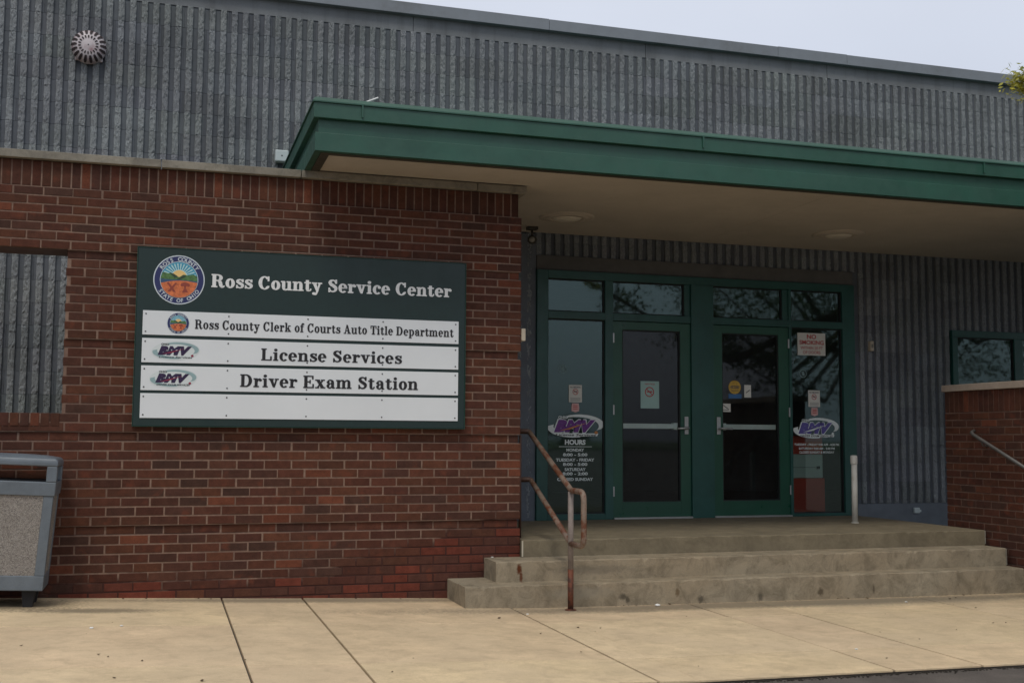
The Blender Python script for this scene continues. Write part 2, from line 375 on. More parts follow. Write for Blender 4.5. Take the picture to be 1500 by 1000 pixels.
def glass_mat(name, tint=(.55, .66, .64), k=1.0):
    mt = D.materials.new(name); mt.use_nodes = True; n = mt.node_tree; n.nodes.clear()
    o = n.nodes.new('ShaderNodeOutputMaterial'); P = pos(n)
    t = N(n, 'ShaderNodeBsdfTransparent'); t.inputs[0].default_value = (*tint, 1)
    g = N(n, 'ShaderNodeBsdfGlossy'); g.inputs['Roughness'].default_value = .035; g.inputs[0].default_value = (.62*k, .86*k, .82*k, 1) if k > 1 else (.8*k, .84*k, .86*k, 1)
    bp = N(n, 'ShaderNodeBump'); bp.inputs['Distance'].default_value = .0003; n.links.new(noise(n, 1.3, 2, .5, P), bp.inputs['Height']); n.links.new(bp.outputs[0], g.inputs['Normal'])
    fr = N(n, 'ShaderNodeFresnel'); fr.inputs[0].default_value = 1.88 if k > 1 else 1.6
    ms = N(n, 'ShaderNodeMixShader'); n.links.new(fr.outputs[0], ms.inputs[0]); n.links.new(t.outputs[0], ms.inputs[1]); n.links.new(g.outputs[0], ms.inputs[2])
    # thin film of dust
    df = N(n, 'ShaderNodeBsdfDiffuse'); df.inputs[0].default_value = (.3, .36, .35, 1); m2 = N(n, 'ShaderNodeMixShader')
    n.links.new(mrange(n, noise(n, 3, 6, .7, P), .35, .75, .01, .045), m2.inputs[0]); n.links.new(ms.outputs[0], m2.inputs[1]); n.links.new(df.outputs[0], m2.inputs[2])
    n.links.new(m2.outputs[0], o.inputs[0]); return mt
M_glass = glass_mat('window_glass', (.72, .84, .80), 1.1); M_glassdoor = glass_mat('door_glass', (.84, .84, .82), .8)

# ================================================================ GROUND
def sloped_box(mb, x0, x1, y0, y1, dz0, dz1):
    xs = [x0]+([0.0] if x0 < 0 < x1 else [])+[x1]
    for a, b_ in zip(xs[:-1], xs[1:]):
        v = []
        for dz in (dz0, dz1):
            v += [(a, y0, zg(a)+dz), (b_, y0, zg(b_)+dz), (b_, y1, zg(b_)+dz), (a, y1, zg(a)+dz)]
        mb.add(v, [(0,3,2,1),(4,5,6,7),(0,1,5,4),(1,2,6,5),(2,3,7,6),(3,0,4,7)])
walk = tag(empty('pavement'), kind='structure')
XJ = [-9.5, -7.8, -6.2, -5.3, -3.98+.02, -2.318, -1.724, -.24, 1.206, 1.80, 3.28, 4.75, 6.2, 7.8, 9.5]
YJ = [-3.205, -2.575, -1.25, 0.35, 2.2]
for i in range(len(XJ)-1):
    for j in range(len(YJ)-1):
        wgap = .0065 if abs(XJ[i]+2.318) < .01 or abs(XJ[i]+1.724) < .01 else .003
        wgap2 = .0065 if abs(XJ[i+1]+2.318) < .01 or abs(XJ[i+1]+1.724) < .01 else .003
        if XJ[i] > -1.8: wgap = .0075; wgap2 = .0075
        if XJ[i] > 4.7 and j >= 0: continue
        mb = MB(); sloped_box(mb, XJ[i]+wgap, XJ[i+1]-wgap2, YJ[j]+.0065, YJ[j+1]-.0065, -.07, random.uniform(-.002, .001))
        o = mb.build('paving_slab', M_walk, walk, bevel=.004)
        t = random.uniform(.94, 1.05); o.color = (t, t*random.uniform(.98, 1.01), t*random.uniform(.96, 1.0), 1)
mb = MB(); sloped_box(mb, -9.5, 4.74, -3.20, 2.2, -.09, -.012); mb.build('joint_filler', M_joint, walk)
mb = MB(); sloped_box(mb, 4.76, 9.5, -3.16, 2.2, -.09, -.004); tag(mb.build('unseen_dark_ground', mat('dark_ground', (.045, .05, .025), .95, var=.4, vs_=8, bmp=.02, bs=40)), kind='structure')  # unseen dark ground, added to keep the side pane's reflection dim
mb = MB(); X = [-400, -40, -7, 0, 10, 40, 400]
for a, b_ in zip(X[:-1], X[1:]):
    for ya, yb in ((-400, -40), (-40, -3.15), (-3.15, 14)):
        mb.quad((a, ya, zg(a)-.022), (b_, ya, zg(b_)-.022), (b_, yb, zg(b_)-.022), (a, yb, zg(a)-.022))
tag(mb.build('road', M_asphalt), kind='structure')
mb = MB()
mb.box(-400, 400, 14, 400, -.2, .15); mb.box(-400, 400, -395, -110, -.2, .12)
tag(mb.build('lawn', M_grass), kind='structure')

# ================================================================ STEPS
st = empty('entrance_steps', (0, 0, 0), 'weathered concrete entrance steps of three treads leading up to the door landing', 'steps')
def bevbox(name, x0, x1, y0, y1, z0, z1, mt, parent, bv=.008):
    return MB().box(x0, x1, y0, y1, z0, z1).build(name, mt, parent, bevel=bv)
def ragged_step(name, x0, x1, y0, y1, z0, z1, mt, parent, seed):
    """block whose front nosing is worn and chipped"""
    rnd = random.Random(seed); n = int((x1-x0)/.035); mb = MB(); v = []
    for i in range(n+1):
        x = x0+(x1-x0)*i/n; c = .005+.010*rnd.random()**3+(.014 if rnd.random() < .03 else 0); w_ = .003*math.sin(x*3.1+seed)+rnd.uniform(-.001, .001)
        v += [(x, y0+w_, z0), (x, y0+w_, z1-c*1.2), (x, y0+w_+c*.4, z1-c*.4), (x, y0+w_+c*1.3, z1), (x, y1, z1), (x, y1, z0)]
    f = []
    for i in range(n):
        for k in range(6):
            f.append((i*6+k, i*6+(k+1) % 6, (i+1)*6+(k+1) % 6, (i+1)*6+k))
    f.append(tuple(range(6))); f.append(tuple(reversed(range(n*6, n*6+6))))
    mb.add(v, f); return mb.build(name, mt, parent, smooth=False)
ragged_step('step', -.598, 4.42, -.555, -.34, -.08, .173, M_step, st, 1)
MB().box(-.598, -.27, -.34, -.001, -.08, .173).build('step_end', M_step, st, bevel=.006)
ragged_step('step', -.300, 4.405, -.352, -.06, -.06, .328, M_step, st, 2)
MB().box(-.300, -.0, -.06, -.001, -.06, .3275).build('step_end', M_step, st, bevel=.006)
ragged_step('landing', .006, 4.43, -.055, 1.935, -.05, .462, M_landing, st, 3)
MB().box(-.0015, .0095, -.058, -.052, .332, .458).build('caulk_strip', mat('caulk', (.5, .46, .36), .8), st)
MB().box(4.428, 4.438, -.060, -.05, .34, .458).build('caulk_strip', M_cap, st)
MB().box(4.403, 4.412, -.358, -.345, .18, .322).build('caulk_strip', M_cap, st)

# ================================================================ BRICK WORK
BW = .2032; CH = BW/3
def zk(k): return (k+9.2)*CH if k <= 19 else (28.2+(k-19)*.96)*CH
PAL = [(.088, .0315, .020), (.081, .0295, .0185), (.075, .028, .019), (.093, .034, .0205), (.071, .0285, .019), (.080, .032, .0195), (.085, .0345, .022), (.067, .029, .0205), (.098, .037, .021)]
def btint(rnd, x, z, foot=True):
    c = rnd.choice(PAL); k = rnd.uniform(.86, 1.12)
    if rnd.random() < .04: c = (.135, .044, .024)
    if rnd.random() < .05: c = (.060, .029, .021)
    if foot and z < .14+max(0, (x+1.9))*.24+rnd.uniform(-.08, .10) and x > -3.4:
        c = rnd.choice([(.115, .034, .022), (.092, .032, .022), (.080, .032, .022), (.14, .036, .022), (.086, .034, .024)])
    return tuple(v*k for v in c)
bw = empty('brick_screen_wall', (0, 0, 0), 'red brick screen wall carrying the green county sign, with a window-like opening at its left', 'brick wall')
J = .0057; rnd = random.Random(3)
bricks = []         # x0,x1,z0,z1,yfront,depth
XL = -5.6
OPX, OPZ0, OPZ1 = -3.478, zk(12)+.02, zk(29)+.035
k_lo, k_hi = 12, 30           # courses removed by the opening
OPZ0 = zk(12); OPZ1 = zk(30)
for k in range(-9, 37):
    z0, z1 = zk(k)+J, zk(k+1)-J
    if k == -9: z0 = .0
    rec = (k in (-11, -1, 9, 19, 29))
    yf = .019 if rec else 0.0
    off = 0 if k % 2 == 0 else .5
    i = 0
    x1 = 0.0
    while x1 > XL:
        x0 = -(i+1)*BW if off == 0 else -(i+.5)*BW
        xa, xb = x0+J, x1-J
        if x1 == 0: xb = 0.0 if not rec else -.018
        w_edge = (x1 == 0)
        cut = []
        # opening
        if k_lo <= k < k_hi:
            if xb <= OPX+.0001 and xa > -5.35: xa = xb = None
            elif xa < OPX < xb: xa = OPX; w_edge = True
        if xa is not None and xb-xa > .02:
            jx = rnd.uniform(-.003, .003)
            deep = w_edge or (k == k_hi and xb < OPX+.1) or (k == k_lo-1 and xb < OPX+.1)
            bricks.append((xa+jx, xb+jx if xb != 0 else xb, z0+rnd.uniform(-.0016, .0012), z1+rnd.uniform(-.0012, .0016), yf+rnd.uniform(-.0012, .0012), .353 if deep else .095))
        x1 = x0; i += 1
# rowlock sill in the opening, soldier course on top
x = OPX-.004
bricks = [b for b in bricks if not (b[1] < OPX+.01 and zk(10)+.01 < b[2] < zk(12)-.002 and b[0] > -5.4)]
while x > -5.3:
    bricks.append((x-.0677+J, x-J, zk(10.6), zk(12)-.002, -.004+rnd.uniform(-.001, .001), .353)); x -= .0677
x = OPX-.004
while x > -5.3:                # the course squeezed under the sill
    bricks.append((x-.2032+J, x-J, zk(10)+J, zk(10.6)-J, 0, .1)); x -= .2032
x = -.018
while x > XL:
    bricks.append((x-.0677+J*.9, x-J*.9, zk(37)+J, zk(40)-.002, .019+rnd.uniform(-.0015, .0015), .095 if x < -.05 else .33)); x -= .0677
def visible(b):
    cx, cz = (b[0]+b[1])/2, (b[2]+b[3])/2
    if b[0] < -4.05: return False
    if -2.96 < cx < -.52 and 1.36 < cz < 2.64: return False
    if cz < .02-.035*cx: return False
    if cx > -.3 and cz < .33: return False
    return True
def area(b):
    c = Vector(((b[0]+b[1])/2, 0, (b[2]+b[3])/2)); d = (c-CAM).dot(fw)
    return (b[1]-b[0])*(b[3]-b[2])/d**2
order = sorted(bricks, key=lambda b: -(area(b) if visible(b) else 0))
big, rest = order[:300], order[300:]
def brick_mesh(dx, dy, dz, seed):
    """a brick centred on its front face; the front edge is arrised a little"""
    r = random.Random(seed); c = .0022
    X_, Z_ = dx/2, dz/2
    def j(): return r.uniform(-.0016, .0012)
    v = [(-X_+c+j(), 0, -Z_+c+j()), (X_-c+j(), 0, -Z_+c+j()), (X_-c+j(), 0, Z_-c+j()), (-X_+c+j(), 0, Z_-c+j()),
         (-X_, c, -Z_), (X_, c, -Z_), (X_, c, Z_), (-X_, c, Z_), (-X_, dy, -Z_), (X_, dy, -Z_), (X_, dy, Z_), (-X_, dy, Z_)]
    f = [(0,1,2,3)]+[(a, b_, b_+4, a+4) for a, b_ in ((1,0),(2,1),(3,2),(0,3))]+[(a, b_, b_+4, a+4) for a, b_ in ((5,4),(6,5),(7,6),(4,7))]+[(11,10,9,8)]
    return v, f
cache = {}
def put_brick(parent, cx, yf, cz, dx, dy, dz, tint, rot=0, mat_=None):
    key = (round(dx, 3), round(dy, 2), round(dz, 3), random.randrange(6))
    if key not in cache:
        v, f = brick_mesh(key[0], dy, key[2], hash(key) % 9999)
        me = MB().add(v, f).mesh('brick'); me.materials.append(M_brick); cache[key] = me
    o = D.objects.new('brick', cache[key]); COL.objects.link(o); o.parent = parent; o.location = (cx, yf, cz); o.rotation_euler = (0, 0, rot)
    o.color = (*tint, 1); return o
for b in big:
    put_brick(bw, (b[0]+b[1])/2, b[4], (b[2]+b[3])/2, b[1]-b[0], b[5], b[3]-b[2], btint(rnd, (b[0]+b[1])/2, (b[2]+b[3])/2))
mb = MB()
for b in rest:
    v, f = brick_mesh(b[1]-b[0], b[5], b[3]-b[2], rnd.randrange(999)); cx, cz = (b[0]+b[1])/2, (b[2]+b[3])/2
    mb.add([(p[0]+cx, p[1]+b[4], p[2]+cz) for p in v], f, 0, btint(rnd, cx, cz))
tag(mb.build('brick_field', M_brick_j, bw), kind='stuff')
# mortar core, recessed behind the brick faces
mc_ = MB()
for (a, b_, c, d) in ((OPX+.004, -.006, 0, zk(40)-.004), (XL, OPX+.004, 0, OPZ0-.004), (XL, OPX+.004, OPZ1+.004, zk(40)-.004), (XL, -5.36, OPZ0-.004, OPZ1+.004)):
    # strips between the set-back courses keep the joints shallow
    zz = [c]
    for k in (-1, 9, 19, 29, 37): 
        for q in (zk(k), zk(k+1) if k != 37 else zk(40)):
            if c < q < d: zz.append(q)
    zz.append(d); zz = sorted(set(zz))
    for z0, z1 in zip(zz[:-1], zz[1:]):
        mid = (z0+z1)/2
        rec = any(zk(k) < mid < zk(k+1) for k in (-1, 9, 19, 29)) or mid > zk(37)
        mc_.box(a, min(b_, -.006 if not rec else -.024), .0222 if rec else .0034, .349, z0, z1)
mc_.build('mortar', M_mortar, bw)
MB().box(-5.3, OPX-.001, .02, .34, OPZ1+.0005, OPZ1+.0035).build('lintel_plate', M_railbrown, bw)
for a, b_ in ((-5.7, -4.32), (-4.314, -2.845), (-2.838, -1.806), (-1.80, -.388), (-.382, .034)):
    MB().box(a, b_, -.032, .38, zk(40)+.0015, zk(40)+.0605).build('cap_stone', M_cap, bw, bevel=.004)

# the half wall beside the steps
hw = empty('brick_half_wall', (4.62, -.5, 0), 'low red brick wall with a stone ledge at the right end of the steps', 'brick wall')
HX, HY0, HY1 = 4.47, .505, -1.55
def hput(ya, yb, z0, z1, deep=.095):
    o = put_brick(hw, 0, 0, 0, ya-yb, deep, z1-z0, btint(rnd, 9, 1, False)); o.location = (HX-4.62+rnd.uniform(-.001, .001), (ya+yb)/2+.5, (z0+z1)/2); o.rotation_euler = (0, 0, R(-90)); return o
ztop = 1.742; zs0 = ztop-.205
y = HY0
while y > HY1+.05:
    hput(y-J*.8, y-.0677+J*.8, zs0+J, ztop-.002, .3 if y == HY0 else .095); y -= .0677
k = 0; z1 = zs0
while z1 > -.05:
    z0 = z1-CH; y = HY0
    if k % 2:
        hput(y, y-BW/2+J, z0+J, z1-J, .295); y -= BW/2
    first = True
    while y > HY1+.1:
        hput(y-(0 if (first and k % 2 == 0) else J), y-BW+J, z0+J, z1-J, .295 if first and k % 2 == 0 else .095); first = False; y -= BW
    z1 = z0; k += 1
MB().box(HX+.006-4.62, HX+.295-4.62, HY1+.03+.5, HY0-.006+.5, -.08, ztop-.001).build('mortar', M_mortar, hw)
for a, b_ in ((HY0+.015, -.70), (-.704, HY1)):
    MB().box(HX-.022-4.62, HX+.33-4.62, b_+.5, a+.5, ztop+.001, ztop+.064).build('ledge_stone', M_ledge, hw, bevel=.004)

# ================================================================ RIBBED BLOCK BUILDING
bd = empty('ribbed_block_building', (2, 2, 0), 'grey-blue building of split-face ribbed concrete blocks behind the green canopy', 'building')
Ox, Oy = -2, -2
P4 = .1016; GY = 2.018
def block_mesh(seed, x0=-.2032, x1=.2032, h=.2032):
    r = random.Random(seed); mb = MB(); g = .0014
    mb.box(x0+g, x1-g, 0, .06, -h/2+g, h/2-g, 1)
    c0 = math.ceil((x0-.001)/P4)
    xs = [P4*(i+.5)-0 for i in range(-3, 3)]
    for i in range(-2, 2):
        xc = P4*(i+.5)
        if not (x0 < xc-.02 and xc+.02 < x1): continue
        nx, nz = 4, 8; hw_ = .0262
        vs_ = []
        for b_ in range(nz+1):
            for a in range(nx+1):
                ex = (a in (0, nx)); ez = (b_ in (0, nz))
                xx = xc-hw_+2*hw_*a/nx+(r.uniform(-.0022, .0022)); zz = -h/2+g*.5+(h-1.0*g)*b_/nz+(0 if ez else r.uniform(-.006, .006))
                yy = -.027+r.uniform(-.0065, .0050)+(.004 if ex else 0)+(.0015 if ez else 0)
                vs_.append((xx, yy, zz))
        n0 = len(vs_); f = []
        for b_ in range(nz):
            for a in range(nx):
                q = b_*(nx+1)+a
                if r.random() < .5: f += [(q, q+1, q+nx+2), (q, q+nx+2, q+nx+1)]
                else: f += [(q, q+1, q+nx+1), (q+1, q+nx+2, q+nx+1)]
        # side walls back to the groove
        back = []
        for b_ in range(nz+1):
            for a in (0, nx):
                p = vs_[b_*(nx+1)+a]; back.append((xc+(-hw_-.001 if a == 0 else hw_+.001), .001, p[2]))
        allv = vs_+back
        for b_ in range(nz):
            f.append((b_*(nx+1), (b_+1)*(nx+1), n0+2*(b_+1), n0+2*b_))
            f.append((b_*(nx+1)+nx, n0+2*b_+1, n0+2*(b_+1)+1, (b_+1)*(nx+1)+nx))
        f.append((n0+2*nz,)+tuple(nz*(nx+1)+a for a in range(nx+1))+(n0+2*nz+1,))
        f.append((n0+1,)+tuple(a for a in reversed(range(nx+1)))+(n0,))
        nb = len(mb.f); mb.add(allv, f, 0)
        # flanks painted like the grooves
    me = mb.mesh('block', fix=False)
    bm = bmesh.new(); bm.from_mesh(me); bmesh.ops.recalc_face_normals(bm, faces=bm.faces); bm.to_mesh(me); bm.free()
    return me
variants = []
for s_ in range(9):
    me = block_mesh(100+s_); me.materials.append(M_rib); me.materials.append(M_groove); variants.append(me)
RT = 5.29; BH = .2032
# solid areas left free of ribs: entrance (frame + lintel), window
REG = ((.785, 4.46, -1, 3.12), (5.735, 7.62, 1.2, 2.52), (4.46, 9.3, -1, .585), (-5.7, .2, -1, .42), (.2, .785, -1, .42))
def blocked(x0, x1, z0, z1):
    e = .004
    for (a, b_, c, d) in REG:
        if x1 > a+e and x0 < b_-e and z1 > c+e and z0 < d-e: return True
    return False
blist = []
row = 0; z1 = RT
while z1 > .6:
    z0 = z1-BH
    off = 0 if row % 2 else .2032
    i = -16
    while True:
        x0 = i*.4064+off-.0508; x1 = x0+.4064
        if x0 > 9: break
        i += 1
        if x1 < -5.5: continue
        if z0 < 3.25 and -3.2 < x0 and x1 < .2: continue       # wholly behind the brick screen
        cx, cz = (x0+x1)/2, (z0+z1)/2
        if not blocked(x0, x1, z0, z1): blist.append((cx, cz, 'F'))
        else:                                   # cut blocks round the openings
            rects = [(x0, x1, z0, z1)]
            for (a, b_, c, d) in REG:
                nr = []
                for (p, q, s_, t_) in rects:
                    if p >= b_ or q <= a or s_ >= d or t_ <= c: nr.append((p, q, s_, t_)); continue
                    if t_ > d+.012: nr.append((p, q, d, t_)); t2 = d
                    else: t2 = t_
                    if s_ < c-.012: nr.append((p, q, s_, c)); s2 = c
                    else: s2 = s_
                    if p < a-.012: nr.append((p, a, s2, t2))
                    if q > b_+.012: nr.append((b_, q, s2, t2))
                rects = nr
            for rc in rects: blist.append(((rc[0]+rc[1])/2, (rc[2]+rc[3])/2, (rc[0]-cx, rc[1]-cx, rc[3]-rc[2], cx)))
    z1 = z0; row += 1
def bvis(b):
    cx, cz, _ = b; p = Vector((cx, 2, cz))-CAM; d = p.dot(fw)
    u, v_ = F_PX*p.dot(rt)/d, F_PX*p.dot(up)/d
    if abs(u) > 790 or abs(v_) > 530: return 0
    if cz < 4.55-.0*cx and cz > 3.3 and cx > -1.6: 
        # hidden behind the canopy fascia
        if cz < 4.02: return .01/d
    if cz < 3.9 and cx < .3 and cx > -1.7: return .01/d
    if cz < 3.75 and cx < -1.7 and not (cx < -3.4): return .01/d
    return 1/d
blist.sort(key=lambda b: -bvis(b))
me_all = MB()
rnd = random.Random(5)
for n_, (cx, cz, kind) in enumerate(blist):
    if kind == 'F': me = rnd.choice(variants)
    else:
        me = block_mesh(n_, kind[0], kind[1], kind[2]); me.materials.append(M_rib); me.materials.append(M_groove); cx = kind[3]
    if n_ < 300:
        o = D.objects.new('concrete_block', me); COL.objects.link(o); o.parent = bd; o.location = (cx+Ox, GY+Oy, cz)
        t = rnd.uniform(.86, 1.12); o.color = (t, t*rnd.uniform(.98, 1.02), t*rnd.uniform(.97, 1.03), 1)
    else:
        fs = [tuple(p.vertices) for p in me.polygons]; base = len(me_all.v)
        me_all.v += [(v.co.x+cx+Ox, v.co.y+GY+Oy, v.co.z+cz) for v in me.vertices]
        me_all.f += [tuple(i+base for i in q) for q in fs]; me_all.m += [p.material_index for p in me.polygons]; me_all.t += [None]*len(fs)
tag(me_all.build('concrete_block_field', [M_rib, M_groove], bd, fix=False), kind='stuff')
zlow = z1
def bbox(name, x0, x1, y0, y1, z0, z1, mt, bv=0): return MB().box(x0+Ox, x1+Ox, y0+Oy, y1+Oy, z0, z1).build(name, mt, bd, bevel=bv)
# backing (mortar showing in the joints), cut around the entrance and the window
bk = MB()
for a, b_, c, d in ((-5.6, .79, 0, 3.1), (4.46, 5.75, .58, 3.1), (5.75, 7.6, 2.5, 3.1), (7.6, 9.2, 0, 3.1), (-5.6, 9.2, 3.1, 5.3), (5.75, 7.6, .0, 1.22), (4.46, 5.75, 0, .58)):
    bk.box(a+Ox, b_+Ox, 2.026+Oy, 2.22+Oy, c, d)
bk.build('wall_backing', M_groove, bd)
for a, b_ in ((-5.6, -3.06), (-3.056, -.51), (-.506, 2.0), (2.004, 4.2), (4.204, 6.6), (6.604, 9.2)):
    bbox('parapet_band', a, b_, 2.010, 2.2, RT+.001, 5.452, M_band, .003)
for a, b_ in ((-5.6, -2.2), (-2.197, .9), (.903, 3.55), (3.553, 4.42), (4.423, 7.0), (7.003, 9.2)):
    bbox('roof_coping', a, b_, 1.945, 2.3, 5.447, 5.560+random.uniform(0, .006), M_coping, .003)
bbox('lintel', .787, 4.458, 1.980, 2.2, 2.972, 3.119, M_lintel, .002)
bbox('base_course', 4.462, 9.2, 1.985, 2.2, -.02, .583, M_base, .003)
bbox('base_course', -5.6, .65, 1.99, 2.2, 0, .42, M_base, .003)
bbox('jamb_strip', .56, .783, 1.99, 2.2, .455, 3.33, M_base, .002)
bbox('side_wall', 9.0, 9.2, 2.22, 14, 0, 5.4, M_band); bbox('side_wall', -5.6, -5.4, 2.22, 14, 0, 5.4, M_band)
bbox('rear_wall', -5.6, 9.2, 14, 14.2, 0, 5.4, M_band); bbox('roof', -5.5, 9.1, 2.23, 14.1, 5.2, 5.4, M_band)

# ================================================================ CANOPY
cn = empty('canopy', (0, 0, 0), 'flat green entrance canopy with stepped metal fascia and tan soffit', 'canopy')
CXR = 9.0
def fas(name, x0, yf, z0, z1, th=.05, mt=M_green, bv=.003):
    mb = MB(); mb.box(x0, CXR, yf, yf+th, z0, z1); mb.box(x0, x0+th, yf+th, 1.94, z0, z1)
    return mb.build(name, mt, cn, bevel=bv)
fas('lower_fascia', -1.782, -.672, 3.337, 3.473, .05)
fas('middle_fascia', -1.757, -.650, 3.4735, 3.577, .04)
fas('upper_fascia', -1.796, -.690, 3.5775, 3.690, .05)
mb = MB()                                                   # sloping drip edge on top
for (a, b_, c, d) in (((-1.806, -.700), (-1.806, -.700), 3.6905, 3.697),):
    pass
prof = [(-.702, 3.6905), (-.702, 3.700), (-.680, 3.730), (-.60, 3.738), (-.60, 3.6905)]
n = len(prof); v = []
v += [(-1.808+(p[0]+.702), p[0], p[1]) for p in prof]
v += [(CXR, p[0], p[1]) for p in prof]
mb.add(v, [tuple(range(n)), tuple(reversed(range(n, 2*n)))]+[(i, (i+1) % n, (i+1) % n+n, i+n) for i in range(n)])
v = [(-1.808+(p[0]+.702), p[0], p[1]) for p in prof]+[(-1.808+(p[0]+.702), 1.94, p[1]) for p in prof]
mb.add(v, [tuple(range(n)), tuple(reversed(range(n, 2*n)))]+[(i, (i+1) % n, (i+1) % n+n, i+n) for i in range(n)])
mb.build('drip_edge', M_green, cn)
for x in (-1.45, 1.3, 4.0): MB().box(x, x+.012, -.7035, -.6900, 3.60, 3.700).build('seam_cover', M_green, cn)
MB().box(-1.74, CXR, -.6, 1.94, 3.60, 3.69).build('canopy_roof', M_green, cn)
MB().box(-1.73, CXR, -.62, -.555, 3.3355, 3.47).build('soffit_frame', M_sofframe, cn)
MB().box(-1.73, -1.665, -.554, 1.94, 3.3355, 3.47).build('soffit_frame', M_sofframe, cn)
for a, b_ in ((-1.664, 2.590), (2.5945, 6.9), (6.905, CXR)):
    MB().box(a, b_, -.554, 1.975, 3.3435, 3.40).build('soffit_panel', M_soffit, cn)
MB().box(2.45, 2.75, 1.15, 1.165, 3.341, 3.3434).build('soffit_hatch_edge', M_soffit, cn)

def ceiling_light(x, y, label):
    t = empty('ceiling_light', (x, y, 3.3435), label, 'ceiling light', 'round recessed lights in the canopy soffit')
    MB().lathe([(.262, -.0005), (.262, -.006), (.235, -.013), (.205, -.009), (.200, -.016), (.150, -.022), (.143, -.008), (.10, -.007)], n=48).build('trim_ring', M_trim, t, smooth=True)
    MB().lathe([(.140, -.006), (.128, -.022), (.09, -.034), (.04, -.039), (.0005, -.04)], n=40).build('lens', M_lens, t, smooth=True)
ceiling_light(.80, 1.12, 'round recessed ceiling light in the soffit, near the brick corner'); ceiling_light(3.70, 1.08, 'round recessed ceiling light in the soffit, above the right door')

# ================================================================ ENTRANCE
en = empty('entrance_storefront', (2.6, 2, .46), 'dark green metal storefront with two glass doors and transom windows', 'storefront')
def ebox(name, x0, x1, z0, z1, y0=1.955, y1=2.06, mt=M_frame, par=en, bv=.003):
    return MB().box(x0-2.6, x1-2.6, y0-2, y1-2, z0-.46, z1-.46).build(name, mt, par, bevel=bv)
ebox('frame_jamb', .786, .903, .4605, 2.968); ebox('frame_jamb', 4.305, 4.458, .4605, 2.968)
ebox('frame_head', .9032, 4.3048, 2.886, 2.968)
ebox('mullion', 1.519, 1.606, .4605, 2.8858); ebox('center_post', 2.480, 2.735, .4605, 2.8858, 1.94); ebox('mullion', 3.640, 3.672, .4605, 2.8858)
for a, b_ in ((.9032, 1.5188), (1.6062, 2.4798), (2.7352, 3.6398), (3.6722, 4.3048)): ebox('transom_bar', a, b_, 2.478, 2.552)
# extra stops either side of the transom lights
ebox('transom_stop', 2.415, 2.4798, 2.5522, 2.8858, 1.97); ebox('transom_stop', 3.572, 3.6398, 2.5522, 2.8858, 1.97)
ebox('sill_rail', .9032, 1.5188, .4605, .520); ebox('sill_rail', 3.6722, 4.3048, .4605, .492)
def pane(name, x0, x1, z0, z1, mt, par=en, y=2.0, o3=(2.6, 2, .46)):
    g = .012
    mb = MB()                                               # gasket ring
    for (a, b_, c, d) in ((x0, x1, z0, z0+g), (x0, x1, z1-g, z1), (x0, x0+g, z0+g, z1-g), (x1-g, x1, z0+g, z1-g)):
        mb.box(a-o3[0], b_-o3[0], y-.016-o3[1], y+.02-o3[1], c-o3[2], d-o3[2])
    p = MB().quad((x0-o3[0], y-o3[1], z0-o3[2]), (x1-o3[0], y-o3[1], z0-o3[2]), (x1-o3[0], y-o3[1], z1-o3[2]), (x0-o3[0], y-o3[1], z1-o3[2])).build(name, mt, par)
    return p, mb
def epane(name, *a):
    p, mb = pane(name, *a, M_glass); mb.build('gasket', M_gasket, p)
epane('transom_pane', .903, 1.519, 2.552, 2.886); epane('transom_pane', 1.606, 2.415, 2.552, 2.886)
epane('transom_pane', 2.735, 3.572, 2.552, 2.886); epane('transom_pane', 3.672, 4.305, 2.552, 2.886)
epane('side_pane', .903, 1.519, .52, 2.478); epane('side_pane', 3.672, 4.305, .492, 2.478)
def door(x0, x1, g0, g1, handle_x, bar0, bar1, hx, label):
    z0, z1, gz0, gz1 = .480, 2.472, .632, 2.39
    d = D.objects.new('door', None)
    mb = MB()
    for (a, b_, c, e2) in ((x0, g0, z0, z1), (g1, x1, z0, z1), (g0, g1, z0, gz0), (g0, g1, gz1, z1)):
        mb.box(a-2.6, b_-2.6, 1.968-2, 2.012-2, c-.46, e2-.46)
    dl = mb.build('door', M_door, en, bevel=.002); tag(dl, label)
    p, gm = pane('door_pane', g0, g1, gz0, gz1, M_glassdoor, dl, 1.995); gm.build('glazing_bead', M_gasket, dl)
    ebox('push_bar', bar0, bar1, 1.378, 1.430, 2.015, 2.06, M_bar, dl)
    ebox('push_bar_end', (bar0 if handle_x < bar0 else bar1-.05), (bar0+.05 if handle_x < bar0 else bar1), 1.368, 1.440, 2.012, 2.066, M_bar, dl)
    ebox('lever_plate', handle_x-.022, handle_x+.022, 1.322, 1.505, 1.955, 1.967, M_alu, dl)
    s_ = 1 if handle_x < bar0 else -1
    lv = MB(); lv.tube([(handle_x-2.6, 1.955-2, 1.385-.46), (handle_x-2.6, 1.91-2, 1.385-.46), (handle_x-2.6+s_*.03, 1.90-2, 1.385-.46), (handle_x-2.6+s_*.13, 1.90-2, 1.38-.46)], .0125, 10); lv.build('lever_handle', M_alu, dl, smooth=True)
    for hz in (2.30, 1.565, .74): ebox('hinge', hx-.008, hx+.008, hz-.05, hz+.05, 1.952, 1.9665, M_alu, dl)
    ebox('threshold', x0, x1, .4605, .4795, 1.93, 2.03, M_alu, dl)
door(1.6065, 2.4790, 1.712, 2.362, 2.424, 1.725, 2.35, 1.611, 'left door leaf with a lever on its right')
door(2.7360, 3.6395, 2.846, 3.516, 2.795, 2.86, 3.50, 3.634, 'right door leaf with a lever on its left')

